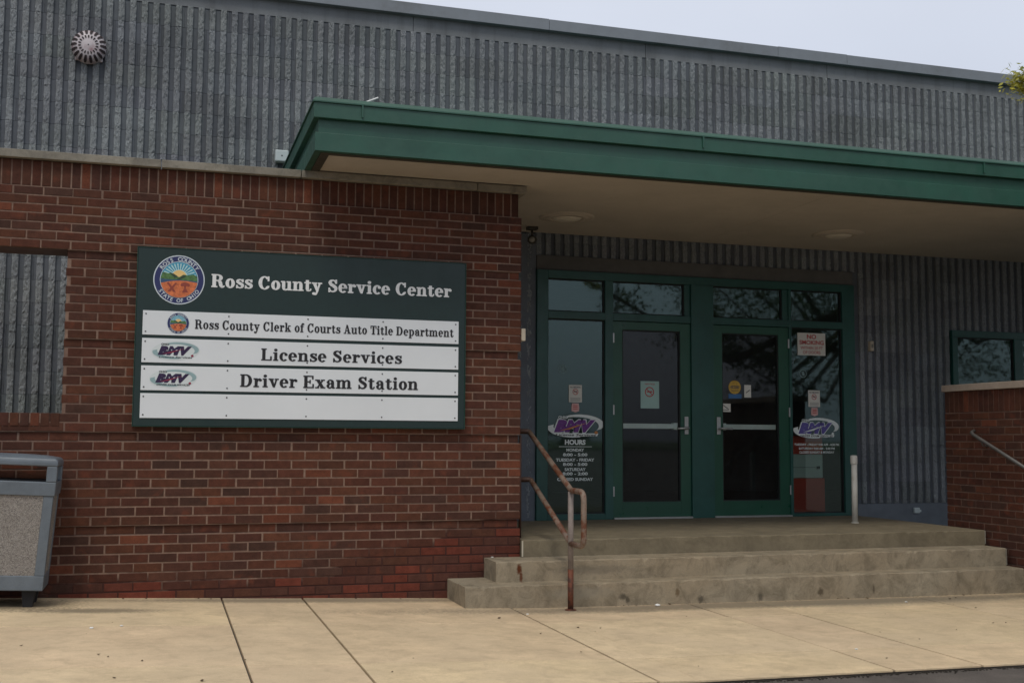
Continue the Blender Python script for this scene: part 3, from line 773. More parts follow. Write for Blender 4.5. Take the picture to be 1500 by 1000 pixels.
# lobby behind the glass
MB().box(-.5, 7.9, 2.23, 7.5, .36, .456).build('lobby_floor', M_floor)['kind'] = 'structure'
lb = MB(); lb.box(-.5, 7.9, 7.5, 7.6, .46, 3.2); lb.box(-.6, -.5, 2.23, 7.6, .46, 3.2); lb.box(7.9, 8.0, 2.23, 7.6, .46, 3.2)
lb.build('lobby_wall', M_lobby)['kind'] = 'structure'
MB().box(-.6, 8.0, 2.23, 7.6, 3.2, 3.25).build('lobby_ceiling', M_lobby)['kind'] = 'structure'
dx = empty('drop_box', (3.945, 2.235, .457), 'tall red and pale green drop box standing inside behind the right side pane', 'drop box')
MB().box(-.222, .222, -.1, .1, 0, .400).build('lower_body', M_binred, dx, bevel=.01)
MB().box(-.213, .203, -.095, .095, .401, .660).build('upper_body', M_bincream, dx, bevel=.01)
MB().box(-.213, .203, -.095, .095, .661, .86).build('hood', M_binred, dx, bevel=.01)
MB().box(.12, .16, -.102, -.0955, .50, .53).build('slot', M_gasket, dx)
MB().box(-.2, .11, -.099, -.0955, .515, .519).build('seam', M_gasket, dx)

# ================================================================ RIGHT WINDOW
wn = empty('ribbon_window', (6.6, 2, 1.3), 'dark green framed ribbon window above the stone ledge at the right', 'window')
def wbox(name, x0, x1, z0, z1, mt=M_frame): return MB().box(x0-6.6, x1-6.6, 1.965-2, 2.06-2, z0-1.3, z1-1.3).build(name, mt, wn, bevel=.003)
wbox('frame_head', 5.738, 7.61, 2.44, 2.518); wbox('frame_sill', 5.738, 7.61, 1.24, 1.30); wbox('frame_jamb', 5.738, 5.808, 1.3005, 2.4395); wbox('mullion', 6.582, 6.700, 1.3005, 2.4395); wbox('frame_jamb', 7.54, 7.61, 1.3005, 2.4395)
for a, b_ in ((5.808, 6.582), (6.70, 7.54)):
    p, gm = pane('window_pane', a, b_, 1.30, 2.44, M_glass, wn, 2.0, (6.6, 2, 1.3)); gm.build('gasket', M_gasket, p)

# ================================================================ LETTERING
FC = {}
def sans(txt, size=1.0, bold=0.0, shear=0.0, space=1.0):
    key = (txt, bold, shear, space)
    if key not in FC:
        c = D.curves.new('t', 'FONT'); c.body = txt; c.size = 1; c.offset = bold; c.shear = shear; c.space_character = space; c.resolution_u = 3; c.fill_mode = 'FRONT'
        c.align_x = 'LEFT'
        o = D.objects.new('t', c); COL.objects.link(o); dg = bpy.context.evaluated_depsgraph_get(); dg.update()
        me = D.meshes.new_from_object(o.evaluated_get(dg)); COL.objects.unlink(o); D.objects.remove(o)
        FC[key] = ([tuple(v.co[:2]) for v in me.vertices], [tuple(p.vertices) for p in me.polygons])
    return FC[key]
def sans_fit(mb, txt, cx, z0, w_, h, y, bold=.0, shear=0, mi=0, space=1.0):
    v, f = sans(txt, 1, bold, shear, space)
    if not v: return
    xs = [p[0] for p in v]; zs = [p[1] for p in v]
    sx = w_/(max(xs)-min(xs)); sz = h/(max(zs)-min(zs))
    mb.add([(cx-w_/2+(p[0]-min(xs))*sx, y, z0+(p[1]-min(zs))*sz) for p in v], f, mi)
# slab-serif letters built from stems, bowls and serifs
Fs = .088
def catmull(P, n=5):
    out = []
    Q = [P[0]]+list(P)+[P[-1]]
    for i in range(1, len(Q)-2):
        for s in range(n):
            t = s/n; o = []
            for c in range(len(P[0])):
                a, b_, c_, d = Q[i-1][c], Q[i][c], Q[i+1][c], Q[i+2][c]
                o.append(.5*((2*b_)+(-a+c_)*t+(2*a-5*b_+4*c_-d)*t*t+(-a+3*b_-3*c_+d)*t**3))
            out.append(tuple(o))
    out.append(P[-1]); return out
def stroke(P):               # P: (x, z, width)
    Q = catmull(P); L_, R_ = [], []
    for i, (x, z, w_) in enumerate(Q):
        a = Q[max(0, i-1)]; b_ = Q[min(len(Q)-1, i+1)]; dx_, dz_ = b_[0]-a[0], b_[1]-a[1]; l = math.hypot(dx_, dz_) or 1
        nx, nz = -dz_/l*w_/2, dx_/l*w_/2; L_.append((x+nx, z+nz)); R_.append((x-nx, z-nz))
    return [[L_[i], R_[i], R_[i+1], L_[i+1]] for i in range(len(Q)-1)]
def rct(a, b_, c, d): return [[(a, b_), (c, b_), (c, d), (a, d)]]
def ring(cx, cz, rx, rz, ix, iz, a0=0, a1=360, n=28):
    o = []
    for i in range(n):
        t0, t1 = R(a0+(a1-a0)*i/n), R(a0+(a1-a0)*(i+1)/n)
        o.append([(cx+rx*math.cos(t0), cz+rz*math.sin(t0)), (cx+rx*math.cos(t1), cz+rz*math.sin(t1)), (cx+ix*math.cos(t1), cz+iz*math.sin(t1)), (cx+ix*math.cos(t0), cz+iz*math.sin(t0))])
    return o
def disc(cx, cz, r): return [[(cx+r*math.cos(R(a)), cz+r*math.sin(R(a))) for a in range(0, 360, 24)]]
F_ = Fs
S_pts = [(.63, .70, .07), (.57, .87, .09), (.39, .945, .10), (.22, .87, .16), (.18, .73, .20), (.29, .60, .22), (.45, .50, .23), (.60, .38, .22), (.63, .25, .18), (.56, .11, .12), (.38, .05, .10), (.19, .13, .09), (.12, .30, .07)]
GL = {
 'L': (.86, rct(.10, 0, .31, 1)+rct(.02, 0, .80, F_)+rct(.02, 1-F_, .40, 1)+rct(.71, .05, .80, .36)),
 'D': (.96, rct(.10, 0, .31, 1)+rct(.02, 1-F_, .46, 1)+rct(.02, 0, .46, F_)+ring(.44, .5, .44, .5, .22, .5-F_, -90, 90)),
 'E': (.88, rct(.10, 0, .31, 1)+rct(.02, 1-F_, .78, 1)+rct(.02, 0, .82, F_)+rct(.3, .46, .55, .46+F_)+rct(.50, .35, .57, .66)+rct(.70, .70, .78, 1)+rct(.73, 0, .82, .33)),
 'T': (.86, rct(.32, 0, .53, 1)+rct(.20, 0, .65, F_)+rct(.03, 1-F_, .82, 1)+rct(.03, .66, .11, 1)+rct(.74, .66, .82, 1)),
 'A': (.98, [[(.15, .02), (.24, .02), (.50, .98), (.40, .98)], [(.38, 1), (.54, 1), (.88, .02), (.64, .02)]]+rct(.24, .28, .70, .37)+rct(.02, 0, .34, F_)+rct(.54, 0, .98, F_)),
 'C': (.90, ring(.46, .5, .43, .52, .21, .43, 42, 322)+rct(.71, .64, .79, 1.01)+rct(.68, .20, .80, .27)),
 'S': (.78, stroke(S_pts)+rct(.61, .68, .69, 1.0)+rct(.08, 0, .16, .34)),
 'R': (.98, rct(.10, 0, .31, 1)+rct(.02, 1-F_, .5, 1)+rct(.02, 0, .42, F_)+ring(.46, .74, .34, .26, .13, .175, -90, 90)+rct(.3, .48, .48, .565)+stroke([(.48, .52, .10), (.63, .42, .19), (.68, .24, .21), (.74, .07, .16), (.86, .04, .08), (.95, .14, .06)])),
 'o': (.70, ring(.35, .35, .32, .37, .12, .285)),
 'c': (.63, ring(.35, .35, .32, .37, .12, .285, 48, 318)+disc(.52, .53, .105)),
 'e': (.70, ring(.35, .35, .32, .37, .12, .285, 0, 318)+rct(.18, .33, .66, .40)),
 's': (.60, stroke([(x*.82+.0, z*.70, w_*.86) for x, z, w_ in S_pts])+rct(.50, .47, .565, .70)+rct(.065, 0, .13, .24)),
 'u': (.84, rct(.10, .2, .29, .70)+rct(.01, .70-F_, .29, .70)+stroke([(.195, .24, .19), (.23, .09, .16), (.36, .03, .11), (.50, .09, .08), (.58, .2, .07)])+rct(.53, 0, .72, .70)+rct(.44, .70-F_, .72, .70)+rct(.53, 0, .81, F_)),
 'n': (.84, rct(.10, 0, .29, .70)+rct(.01, .70-F_, .29, .70)+rct(.01, 0, .38, F_)+stroke([(.26, .5, .07), (.34, .61, .08), (.47, .665, .11), (.60, .60, .16), (.625, .46, .19)])+rct(.53, 0, .72, .48)+rct(.45, 0, .81, F_)),
 'm': (1.26, rct(.10, 0, .29, .70)+rct(.01, .70-F_, .29, .70)+rct(.01, 0, .37, F_)+stroke([(.26, .5, .07), (.34, .61, .08), (.46, .665, .11), (.58, .60, .16), (.605, .46, .19)])+rct(.51, 0, .70, .48)+rct(.44, 0, .78, F_)+stroke([(.67, .5, .07), (.75, .61, .08), (.87, .665, .11), (1.0, .60, .16), (1.025, .46, .19)])+rct(.93, 0, 1.12, .48)+rct(.86, 0, 1.22, F_)),
 'i': (.42, rct(.11, 0, .30, .70)+rct(.02, .70-F_, .30, .70)+rct(.02, 0, .39, F_)+disc(.20, .90, .115)),
 'l': (.42, rct(.11, 0, .30, 1)+rct(.02, 1-F_, .30, 1)+rct(.02, 0, .39, F_)),
 'k': (.84, rct(.10, 0, .29, 1)+rct(.01, 1-F_, .29, 1)+rct(.01, 0, .37, F_)+[[(.28, .30), (.28, .20), (.62, .66), (.54, .66)]]+[[(.36, .40), (.50, .50), (.74, .04), (.52, .04)]]+rct(.46, .70-F_, .76, .70)+rct(.45, 0, .82, F_)),
 'r': (.62, rct(.10, 0, .29, .70)+rct(.01, .70-F_, .29, .70)+rct(.01, 0, .40, F_)+stroke([(.27, .44, .07), (.33, .58, .09), (.45, .655, .09), (.54, .62, .07)])+disc(.51, .56, .10)),
 't': (.54, rct(.13, .16, .32, .86)+rct(.02, .70-F_, .48, .70)+stroke([(.225, .2, .19), (.25, .08, .16), (.36, .035, .10), (.46, .08, .07), (.49, .2, .06)])),
 'v': (.76, [[(.05, .69), (.27, .69), (.47, .02), (.33, .02)]]+[[(.55, .69), (.64, .69), (.45, .0), (.36, .0)]]+rct(.0, .70-F_, .36, .70)+rct(.46, .70-F_, .75, .70)),
 'y': (.76, [[(.05, .69), (.27, .69), (.48, .06), (.35, .02)]]+stroke([(.60, .68, .09), (.48, .28, .09), (.38, -.04, .10), (.28, -.22, .10), (.16, -.24, .08)])+disc(.14, -.17, .10)+rct(.0, .70-F_, .36, .70)+rct(.46, .70-F_, .75, .70)),
 'a': (.74, rct(.43, .12, .62, .50)+stroke([(.14, .50, .08), (.22, .64, .09), (.36, .67, .10), (.49, .60, .16), (.525, .46, .19)])+disc(.17, .50, .10)+stroke([(.48, .42, .06), (.27, .36, .10), (.16, .22, .19), (.20, .08, .12), (.33, .035, .10), (.48, .14, .07)])+stroke([(.525, .16, .19), (.56, .05, .12), (.70, .05, .07)])),
 'p': (.78, rct(.10, -.28, .29, .70)+rct(.01, .70-F_, .29, .70)+rct(.01, -.28, .40, -.28+F_)+ring(.39, .35, .35, .37, .15, .285, -110, 110)),
 'f': (.50, rct(.12, 0, .31, .78)+stroke([(.215, .74, .19), (.25, .90, .14), (.37, .985, .09), (.47, .95, .07)])+disc(.45, .90, .085)+rct(.01, .70-F_, .46, .70)+rct(.01, 0, .42, F_)),
 'x': (.78, [[(.06, .69), (.30, .69), (.72, .01), (.48, .01)], [(.56, .69), (.66, .69), (.20, .01), (.10, .01)]]+rct(.0, .70-F_, .36, .70)+rct(.46, .70-F_, .74, .70)+rct(.0, 0, .30, F_)+rct(.42, 0, .78, F_)),
}
def slab_text(txt, x0, x1, z_base, cap, y, gap=.05, wt=.022):
    adv = 0; lay = []; wn_ = 0
    for ch in txt:
        if ch == ' ': adv += .40; wn_ += 1; continue
        wd, polys = GL[ch]; lay.append((adv, polys, wn_)); adv += wd+gap
    adv -= gap; sx = (x1-x0)/adv; k = 0; words_ = [MB() for i in range(wn_+1)]
    for ax, polys, wi in lay:
        for p in polys:
            for sh, sv in ((-wt, 0), (wt, 0), (0, .008), (0, -.008)):
                k += 1
                words_[wi].add([(x0+(ax+q[0]+sh)*sx, y-.00008*(k % 23), z_base+(q[1]+sv)*cap) for q in p], [tuple(range(len(p)))])
    return words_
def arc_text(mb, txt, cx, cz, r, size, a_mid, span, y, top=True, mi=0):
    n = len(txt)
    for i, ch in enumerate(txt):
        if ch == ' ': continue
        t = (i+.5)/n-.5
        a = R(a_mid-span*t) if top else R(a_mid+span*t)
        rot = a-math.pi/2 if top else a+math.pi/2
        v, f = sans(ch, 1, .02); xs = [p[0] for p in v]; cxx = (max(xs)+min(xs))/2
        co, si = math.cos(rot), math.sin(rot); r0 = r if top else r+size*.72
        px, pz = cx+r0*math.cos(a), cz+r0*math.sin(a)
        mb.add([(px+((p[0]-cxx)*size)*co-(p[1]*size)*si, y, pz+((p[0]-cxx)*size)*si+(p[1]*size)*co) for p in v], f, mi)

# ================================================================ THE SIGN
sg = empty('county_sign', (-1.735, -.02, 2.0), 'large dark green directory sign with white strips mounted on the brick wall', 'sign')
sx0, sz0 = -1.735, 2.0
def SL(mb, name, mt, parent=None, **k):
    mb.v = [(p[0]-sx0, p[1]+.02, p[2]-sz0) for p in mb.v]; return mb.build(name, mt, parent or sg, **k)
SL(MB().box(-2.985, -.487, -.058, -.002, 1.346, 2.664), 'board', M_signgreen, bevel=.003)
fr_ = MB(); fr_.box(-2.989, -2.9855, -.062, -.001, 1.342, 2.668); fr_.box(-.4865, -.483, -.062, -.001, 1.342, 2.668); fr_.box(-2.985, -.487, -.062, -.001, 1.3425, 1.3455); fr_.box(-2.985, -.487, -.062, -.001, 2.6645, 2.6675)
SL(fr_, 'board_edge', M_signedge)
PZ = [(2.016, 2.195), (1.812, 1.991), (1.608, 1.789), (1.405, 1.586)]
panels = []
for z0, z1 in PZ:
    p = SL(MB().box(-2.937, -.542, -.064, -.0585, z0, z1), 'white_strip', M_white, bevel=.001); panels.append(p)
    for x in (-2.915, -2.322, -1.733, -1.151, -.566):
        for z in (z0+.024, z1-.024):
            SL(MB().lathe([(.0001, -.004), (.0052, -.003), (.0062, 0)], (x, -.064, z), 'Y', 10), 'screw', M_screw, p)
for mb in slab_text('Ross County Service Center', -2.456, -.603, 2.388, .098, -.0600, .055, .030): SL(mb, 'word_lettering', M_letter, fix=False)
for txt, a, b_, zb, cap in (('Ross County Clerk of Courts Auto Title Department', -2.566, -.584, 2.070, .068), ('License Services', -2.078, -.999, 1.847, .090), ('Driver Exam Station', -2.228, -.866, 1.645, .094)):
    for mb in slab_text(txt, a, b_, zb, cap, -.0655, .06, .022): SL(mb, 'word_lettering', M_black, panels[(0 if 'Clerk' in txt else 1 if 'License' in txt else 2)], fix=False)
def seal(cx, cz, r, y, name, parent):
    s = r/.184; mb = MB(); mats = [M_sealrim, M_navy, M_sky1, M_ray, M_sunc, M_hill, M_hill2, M_river, M_field, M_wheat]
    yy = [y]
    def lay(poly, mi): yy[0] -= .0004; mb.add([(cx+p[0]*s, yy[0], cz+p[1]*s) for p in poly], [tuple(range(len(poly)))], mi)
    cir = lambda rr, n=48: [(rr*math.cos(2*math.pi*i/n), rr*math.sin(2*math.pi*i/n)) for i in range(n)]
    lay(cir(.184), 0); lay(cir(.176), 1); lay(cir(.137), 0); lay(cir(.133), 2)
    yy[0] -= .0004
    for a in range(8, 180, 11):
        a0, a1 = R(a-2.2), R(a+2.2); mb.add([(cx+s*.055*math.cos(a0)+0, yy[0], cz+s*(.012+.055*math.sin(a0))), (cx+s*.055*math.cos(a1), yy[0], cz+s*(.012+.055*math.sin(a1))), (cx+s*.124*math.cos(a1), yy[0], cz+s*(.122*math.sin(a1))), (cx+s*.124*math.cos(a0), yy[0], cz+s*(.122*math.sin(a0)))], [(0, 1, 2, 3)], 3)
    lay([(.062*math.cos(R(a)), .015+.062*math.sin(R(a))) for a in range(0, 181, 12)], 3)
    lay([(.055*math.cos(R(a)), .015+.058*math.sin(R(a))) for a in range(0, 181, 12)], 4)
    lay([(-.130, .02), (-.118, .055), (-.08, .045), (-.06, .052), (-.02, .028), (.0, .02), (.03, .04), (.06, .036), (.10, .044), (.129, .03), (.132, -.012), (-.132, -.012)], 5)
    lay([(-.07, .050), (-.045, .047), (-.01, .026), (-.025, .012), (-.05, .028)], 6); lay([(.0, .0), (.04, .018), (.05, .034), (.03, .037), (-.02, .002)], 6)
    lay([(-.132, .004), (-.06, .0), (.0, .0), (.132, -.008), (.132, -.018), (-.130, -.026)], 7)
    arc = [(.133*math.cos(R(a)), .133*math.sin(R(a))) for a in range(188, 353, 8)]
    lay([(-.129, -.028), (-.06, -.012), (0, -.006), (.06, -.008), (.129, -.018)][::-1]+arc, 8)
    # bundle of arrows and sheaf of wheat
    lay([(-.088, -.026), (-.074, -.020), (-.050, -.050), (-.026, -.022), (-.014, -.028), (-.040, -.062), (-.022, -.094), (-.042, -.090), (-.050, -.076), (-.062, -.092), (-.080, -.090), (-.060, -.062)], 9)
    lay([(.010, -.040), (.016, -.026), (.034, -.018), (.056, -.018), (.074, -.028), (.080, -.042), (.068, -.050), (.052, -.044), (.050, -.062), (.066, -.092), (.022, -.094), (.038, -.062), (.034, -.046), (.020, -.050)], 9)
    arc_text(mb, 'ROSS COUNTY', cx, cz, .1405*s, .041*s, 90, 118, y-.0022, True, 0)
    arc_text(mb, 'STATE OF OHIO', cx, cz, .1405*s, .038*s, 270, 122, y-.0022, False, 0)
    return mb, mats
mb, ms = seal(-2.689, 2.431, .184, -.0595, 'seal', sg); SL(mb, 'county_seal', ms, fix=False)
mb, ms = seal(-2.686, 2.106, .080, -.0650, 'seal', sg); SL(mb, 'county_seal', ms, panels[0], fix=False)

def crescent(cx, cz, rx, rz, dx_, dz_, irx, irz, a0, a1, n=22):
    """swoosh between an outer ellipse arc and an inner, shifted ellipse arc"""
    P_ = []
    for i in range(n):
        t0, t1 = R(a0+(a1-a0)*i/n), R(a0+(a1-a0)*(i+1)/n)
        P_.append([(cx+rx*math.cos(t0), cz+rz*math.sin(t0)), (cx+rx*math.cos(t1), cz+rz*math.sin(t1)), (cx+dx_+irx*math.cos(t1), cz+dz_+irz*math.sin(t1)), (cx+dx_+irx*math.cos(t0), cz+dz_+irz*math.sin(t0))])
    return P_
def logo(x0, x1, z0, z1, y, sub, glass=False):
    """italic BMV letters inside a two-part swoosh"""
    mb = MB(); W_, H_ = x1-x0, z1-z0; cx, cz = (x0+x1)/2, (z0+z1)/2
    yy = [y]
    def nx(): yy[0] -= .0005; return yy[0]
    def add(polys, mi, yv): 
        for p in polys: mb.add([(q[0], yv, q[1]) for q in p], [tuple(range(len(p)))], mi)
    if not glass:
        yv = nx(); add([[(cx+W_*.52*math.cos(R(a))*1.0, cz+H_*.56*math.sin(R(a))+.06*H_*math.cos(R(a))) for a in range(0, 360, 12)]], 3, yv)
    yv = nx()
    add(crescent(cx+W_*.06, cz+H_*.08, W_*.44, H_*.42, -W_*.05, -H_*.07, W_*.40, H_*.38, 118, -28), 0, yv)
    add(crescent(cx-W_*.05, cz-H_*.08, W_*.45, H_*.40, W_*.07, H_*.07, W_*.42, H_*.36, 168, 285), 0, yv-.0002)
    if glass:
        add([[(cx-W_*.30, cz-H_*.30), (cx+W_*.40, cz-H_*.30), (cx+W_*.38, cz-H_*.42), (cx-W_*.22, cz-H_*.45)]], 0, yv-.0003)
        sans_fit(mb, 'BMV', cx-W_*.02, cz-H_*.30, W_*.79, H_*.60, nx(), .11, .32, 0, 1.12)
    sans_fit(mb, 'BMV', cx-W_*.02, cz-H_*.27, W_*.74, H_*.54, nx(), .085, .32, 1, 1.12)
    yv = nx()
    add([[(cx-W_*.30, cz-H_*.20), (cx-W_*.05, cz-H_*.02), (cx+W_*.22, cz+H_*.16), (cx+W_*.02, cz-H_*.02), (cx-W_*.1, cz-H_*.13)]], 2, yv)
    sans_fit(mb, 'OHIO', cx-W_*.23, cz+H_*.31, W_*.17, H_*.12, yv-.0003, .03, 0, 4 if not glass else 0)
    sans_fit(mb, sub, cx+W_*.0, cz-H_*.42, W_*.72, H_*.10, yv-.0003, .02, .2, 4)
    add([[(cx+W_*.36+W_*.03*math.cos(R(a)), cz-H_*.27+H_*.07*math.sin(R(a))) for a in range(0, 360, 30)]], 2, yv)
    return mb
ml = [M_swoosh, M_purple, M_red, M_decalhalo, M_black]
mb = logo(-2.862, -2.533, 1.838, 1.965, -.0645, 'License Services'); SL(mb, 'agency_logo', ml, panels[1], fix=False)
mb = logo(-2.872, -2.545, 1.634, 1.762, -.0645, 'DRIVER EXAM SERVICES'); SL(mb, 'agency_logo', ml, panels[2], fix=False)

# ================================================================ GLASS DECALS, NOTICES
GYF = 1.9965
def top(mb, name, mts, label, cat, loc, group=None, fix=False, **k):
    mb.v = [(p[0]-loc[0], p[1]-loc[1], p[2]-loc[2]) for p in mb.v]; o = mb.build(name, mts, None, fix=fix, **k); o.location = loc; return tag(o, label, cat, group)
mlg = [M_decal, M_dpurple, M_orange, M_decal, M_black]
top(logo(.915, 1.518, 1.278, 1.515, GYF, 'License Services', True), 'logo_decal', mlg, 'white swoosh logo decal on the left side pane above the hours lettering', 'decal', (1.21, GYF, 1.39))
mlg2 = [M_decal, mat('decal_blue', (.10, .08, .30), .6), M_decal, M_decal, M_black]
top(logo(3.70, 4.262, 1.285, 1.510, GYF, 'DRIVER EXAM SERVICES', True), 'logo_decal', mlg2, 'pale blue-lettered logo decal on the right side pane', 'decal', (3.98, GYF, 1.4))
mb = MB(); GC = 1.209
sans_fit(mb, 'HOURS', GC, 1.209, .222, .052, GYF, .05)
mb.box(1.037, 1.388, GYF, GYF+.001, 1.188, 1.193)
for t, zc, w_, h in (('MONDAY', 1.157, .19, .040), ('8:00 - 5:00', 1.110, .262, .038), ('TUESDAY - FRIDAY', 1.058, .412, .040), ('8:00 - 5:00', 1.014, .262, .038), ('SATURDAY', .963, .225, .040), ('8:00 - 2:00', .920, .270, .038), ('CLOSED SUNDAY', .864, .385, .042)):
    sans_fit(mb, t, GC, zc-.0155, w_, .031, GYF, .035)
top(mb, 'hours_lettering', M_decal, 'white opening hours lettering on the left side pane', 'lettering', (GC, GYF, 1.05))
mb = MB()
for t, zc, w_, h in (('TUESDAY - FRIDAY 8:00 AM - 4:30 PM', 1.222, .55, .030), ('SATURDAY 9:00 AM - 2:00 PM', 1.180, .44, .030), ('CLOSED SUNDAY & MONDAY', 1.140, .43, .030)):
    sans_fit(mb, t, 3.985, zc-.012, w_, .024, GYF, .02)
top(mb, 'hours_lettering', M_decal, 'three small white lines of opening hours on the right side pane', 'lettering', (3.98, GYF, 1.18))
mb = MB().box(3.766, 4.107, 1.990, 1.9965, 2.184, 2.427)
sans_fit(mb, 'NO', 3.937, 2.362, .115, .050, 1.9890, .03, 0, 1); sans_fit(mb, 'SMOKING', 3.937, 2.300, .300, .048, 1.9890, .03, 0, 1)
sans_fit(mb, 'WITHIN 20 FT', 3.937, 2.248, .275, .034, 1.9890, .01, 0, 1); sans_fit(mb, 'OF DOORS', 3.937, 2.200, .215, .034, 1.9890, .01, 0, 1)
top(mb, 'no_smoking_sign', [M_paper, M_signred], 'white sign with red no smoking lettering on the right side pane', 'sign', (3.937, 1.99, 2.3))
def nosmoke(cx, cz, r, y, mb, mi, mi2):
    for p in ring(cx, cz, r, r, r*.8, r*.8, 0, 360, 20): mb.add([(q[0], y, q[1]) for q in p], [(0, 1, 2, 3)], mi)
    mb.add([(cx-r*.6, y-.0003, cz+r*.7), (cx-r*.72, y-.0003, cz+r*.58), (cx+r*.6, y-.0003, cz-r*.7), (cx+r*.72, y-.0003, cz-r*.58)], [(0, 1, 2, 3)], mi)
    mb.add([(cx-r*.6, y-.0002, cz-.004), (cx+r*.6, y-.0002, cz-.004), (cx+r*.6, y-.0002, cz+.008), (cx-r*.6, y-.0002, cz+.008)], [(0, 1, 2, 3)], mi2)
def notice(x0, x1, z0, z1, label, lines=5):
    mb = MB().box(x0, x1, 1.993, 1.9965, z0, z1); c = (x0+x1)/2
    sans_fit(mb, 'NO SMOKING', c, z1-.032, (x1-x0)*.8, .018, 1.9920, .03, 0, 1)
    nosmoke(c, (z0+z1)/2+.018, .031, 1.9920, mb, 2, 1)
    for i in range(4): mb.box(x0+.015, x1-.015, 1.9922, 1.9925, z0+.012+i*.010, z0+.015+i*.010, 1)
    top(mb, 'notice', [M_paper, M_screw, M_signred], label, 'notice', (c, 1.993, (z0+z1)/2), 'small paper notices on the side panes')
notice(1.139, 1.279, 1.637, 1.812, 'small white no smoking notice above the logo on the left side pane'); notice(3.888, 4.030, 1.628, 1.806, 'small white no smoking notice above the logo on the right side pane')
def shield(cx, cz, label):
    mb = MB(); P_ = [(cx-.036, cz+.045), (cx+.036, cz+.045), (cx+.042, cz-.0), (cx+.04, cz-.032), (cx, cz-.046), (cx-.04, cz-.032), (cx-.042, cz)]
    mb.prism(P_, 1.9935, 1.9965)
    for dz in (.02, .004, -.014): mb.box(cx-.024, cx+.024, 1.9925, 1.993, cz+dz, cz+dz+.007, 1)
    top(mb, 'shield_sticker', [M_pink, M_signred], label, 'sticker', (cx, 1.9935, cz), 'pink shield stickers on the side panes')
shield(1.209, 1.581, 'pink shield sticker under the notice on the left side pane'); shield(3.962, 1.573, 'pink shield sticker under the notice on the right side pane')
mb = MB().box(1.923, 2.130, 1.9905, 1.9935, 1.586, 1.866); nosmoke(2.022, 1.755, .052, 1.9898, mb, 1, 1); sans_fit(mb, 'NOTICE', 2.026, 1.828, .11, .016, 1.9898, .02, 0, 1)
top(mb, 'paper_notice', [M_paper2, M_signred], 'pale teal paper with a red prohibition circle on the left door glass', 'notice', (2.02, 1.99, 1.72))
mb = MB().lathe([(.0001, -.001), (.072, -.001), (.072, 0)], (3.003, 1.9935, 1.822), 'Y', 28)
mb.box(2.93, 3.082, 1.9925, 1.9935, 1.704, 1.750, 1); sans_fit(mb, 'WE CARE', 3.003, 1.812, .11, .02, 1.9920, .02, 0, 2)
for i in range(3): mb.box(2.96, 3.05, 1.9922, 1.9924, 1.783+i*.024, 1.789+i*.024, 2)
top(mb, 'round_sticker', [M_yellow, M_blue, M_screw], 'round yellow sticker with a blue strip on the right door glass', 'sticker', (3.0, 1.993, 1.8))
mb = MB().box(3.116, 3.195, 1.991, 1.9935, 1.716, 1.848); mb.add([(3.135, 1.9905, 1.76), (3.18, 1.9905, 1.79), (3.178, 1.9905, 1.80), (3.132, 1.9905, 1.768)], [(0, 1, 2, 3)], 1)
top(mb, 'card_notice', [M_paper, M_screw], 'small upright white card beside the yellow sticker', 'notice', (3.155, 1.991, 1.78))
mb = MB().box(2.838, 2.952, 1.991, 1.9935, 1.561, 1.648); mb.add([(2.862, 1.9905, 1.628), (2.925, 1.9905, 1.585), (2.93, 1.9905, 1.592), (2.867, 1.9905, 1.635)], [(0, 1, 2, 3)], 1); mb.box(2.86, 2.93, 1.9902, 1.9906, 1.577, 1.583, 1)
top(mb, 'card_notice', [M_paper, M_screw], 'small white card just above the push bar of the right door', 'notice', (2.895, 1.991, 1.6))
for cx, cz, lb_ in ((1.07, 1.97, 'faint round emblem on the left side pane'), (3.83, 1.985, 'faint round emblem on the right side pane')):
    mb = MB()
    for p in ring(cx, cz, .045, .045, .037, .037, 0, 360, 24): mb.add([(q[0], 1.9965, q[1]) for q in p], [(0, 1, 2, 3)])
    mb.add([(cx-.02, 1.9965, cz+.02), (cx+.01, 1.9965, cz+.02), (cx+.02, 1.9965, cz-.025), (cx-.005, 1.9965, cz-.02)], [(0, 1, 2, 3)])
    top(mb, 'emblem_sticker', mat('faint_sticker', (.16, .24, .235), .7), lb_, 'sticker', (cx, 1.9965, cz), 'faint round stickers')

# ================================================================ RAILS, PIPE, FIXTURES
hr = empty('stair_handrail', (.18, -.695, 0), 'rusty painted pipe handrail with a looped end at the left of the steps', 'handrail')
def hb(mb, name, mt): 
    mb.v = [(p[0]-.18, p[1]+.695, p[2]) for p in mb.v]; return mb.build(name, mt, hr, smooth=True)
def arcpts(p0, pc, p1, n=5):
    p0, pc, p1 = map(Vector, (p0, pc, p1)); return [((1-t)**2)*p0+2*t*(1-t)*pc+t*t*p1 for t in [i/n for i in range(n+1)]]
xr = .18; rr_ = .0215
hb(MB().tube([(xr, -.695, .30), (xr, -.695, .875)], rr_, 14), 'post', M_railgrey)
hb(MB().tube([(xr, -.695, -.01), (xr, -.695, .30)], rr_+.0004, 14), 'post_foot', M_railrust)
hb(MB().lathe([(.022, .0), (.045, .001), (.04, .006), (.022, .008)], (xr, -.695, zg(.18)), 'Z', 16), 'foot_collar', M_railrust)
up_ = [(xr, .325, 1.325), (xr, -.66, .905)]+arcpts((xr, -.66, .905), (xr, -.695, .885), (xr, -.74, .885))[1:]+arcpts((xr, -.90, .885), (xr, -.972, .885), (xr, -.972, .81))+arcpts((xr, -.972, .56), (xr, -.972, .488), (xr, -.90, .488))+[(xr, -.70, .488)]
hb(MB().tube(up_, rr_, 14), 'top_rail', M_rail)
hb(MB().tube([(xr, .275, .925), (xr, -.69, .495)], rr_, 14), 'lower_rail', M_rail)
hb(MB().tube([(xr, .315, 1.325), (xr-.02, .335, 1.33), (.0, .335, 1.33)], rr_, 12), 'wall_bracket', M_railbrown)
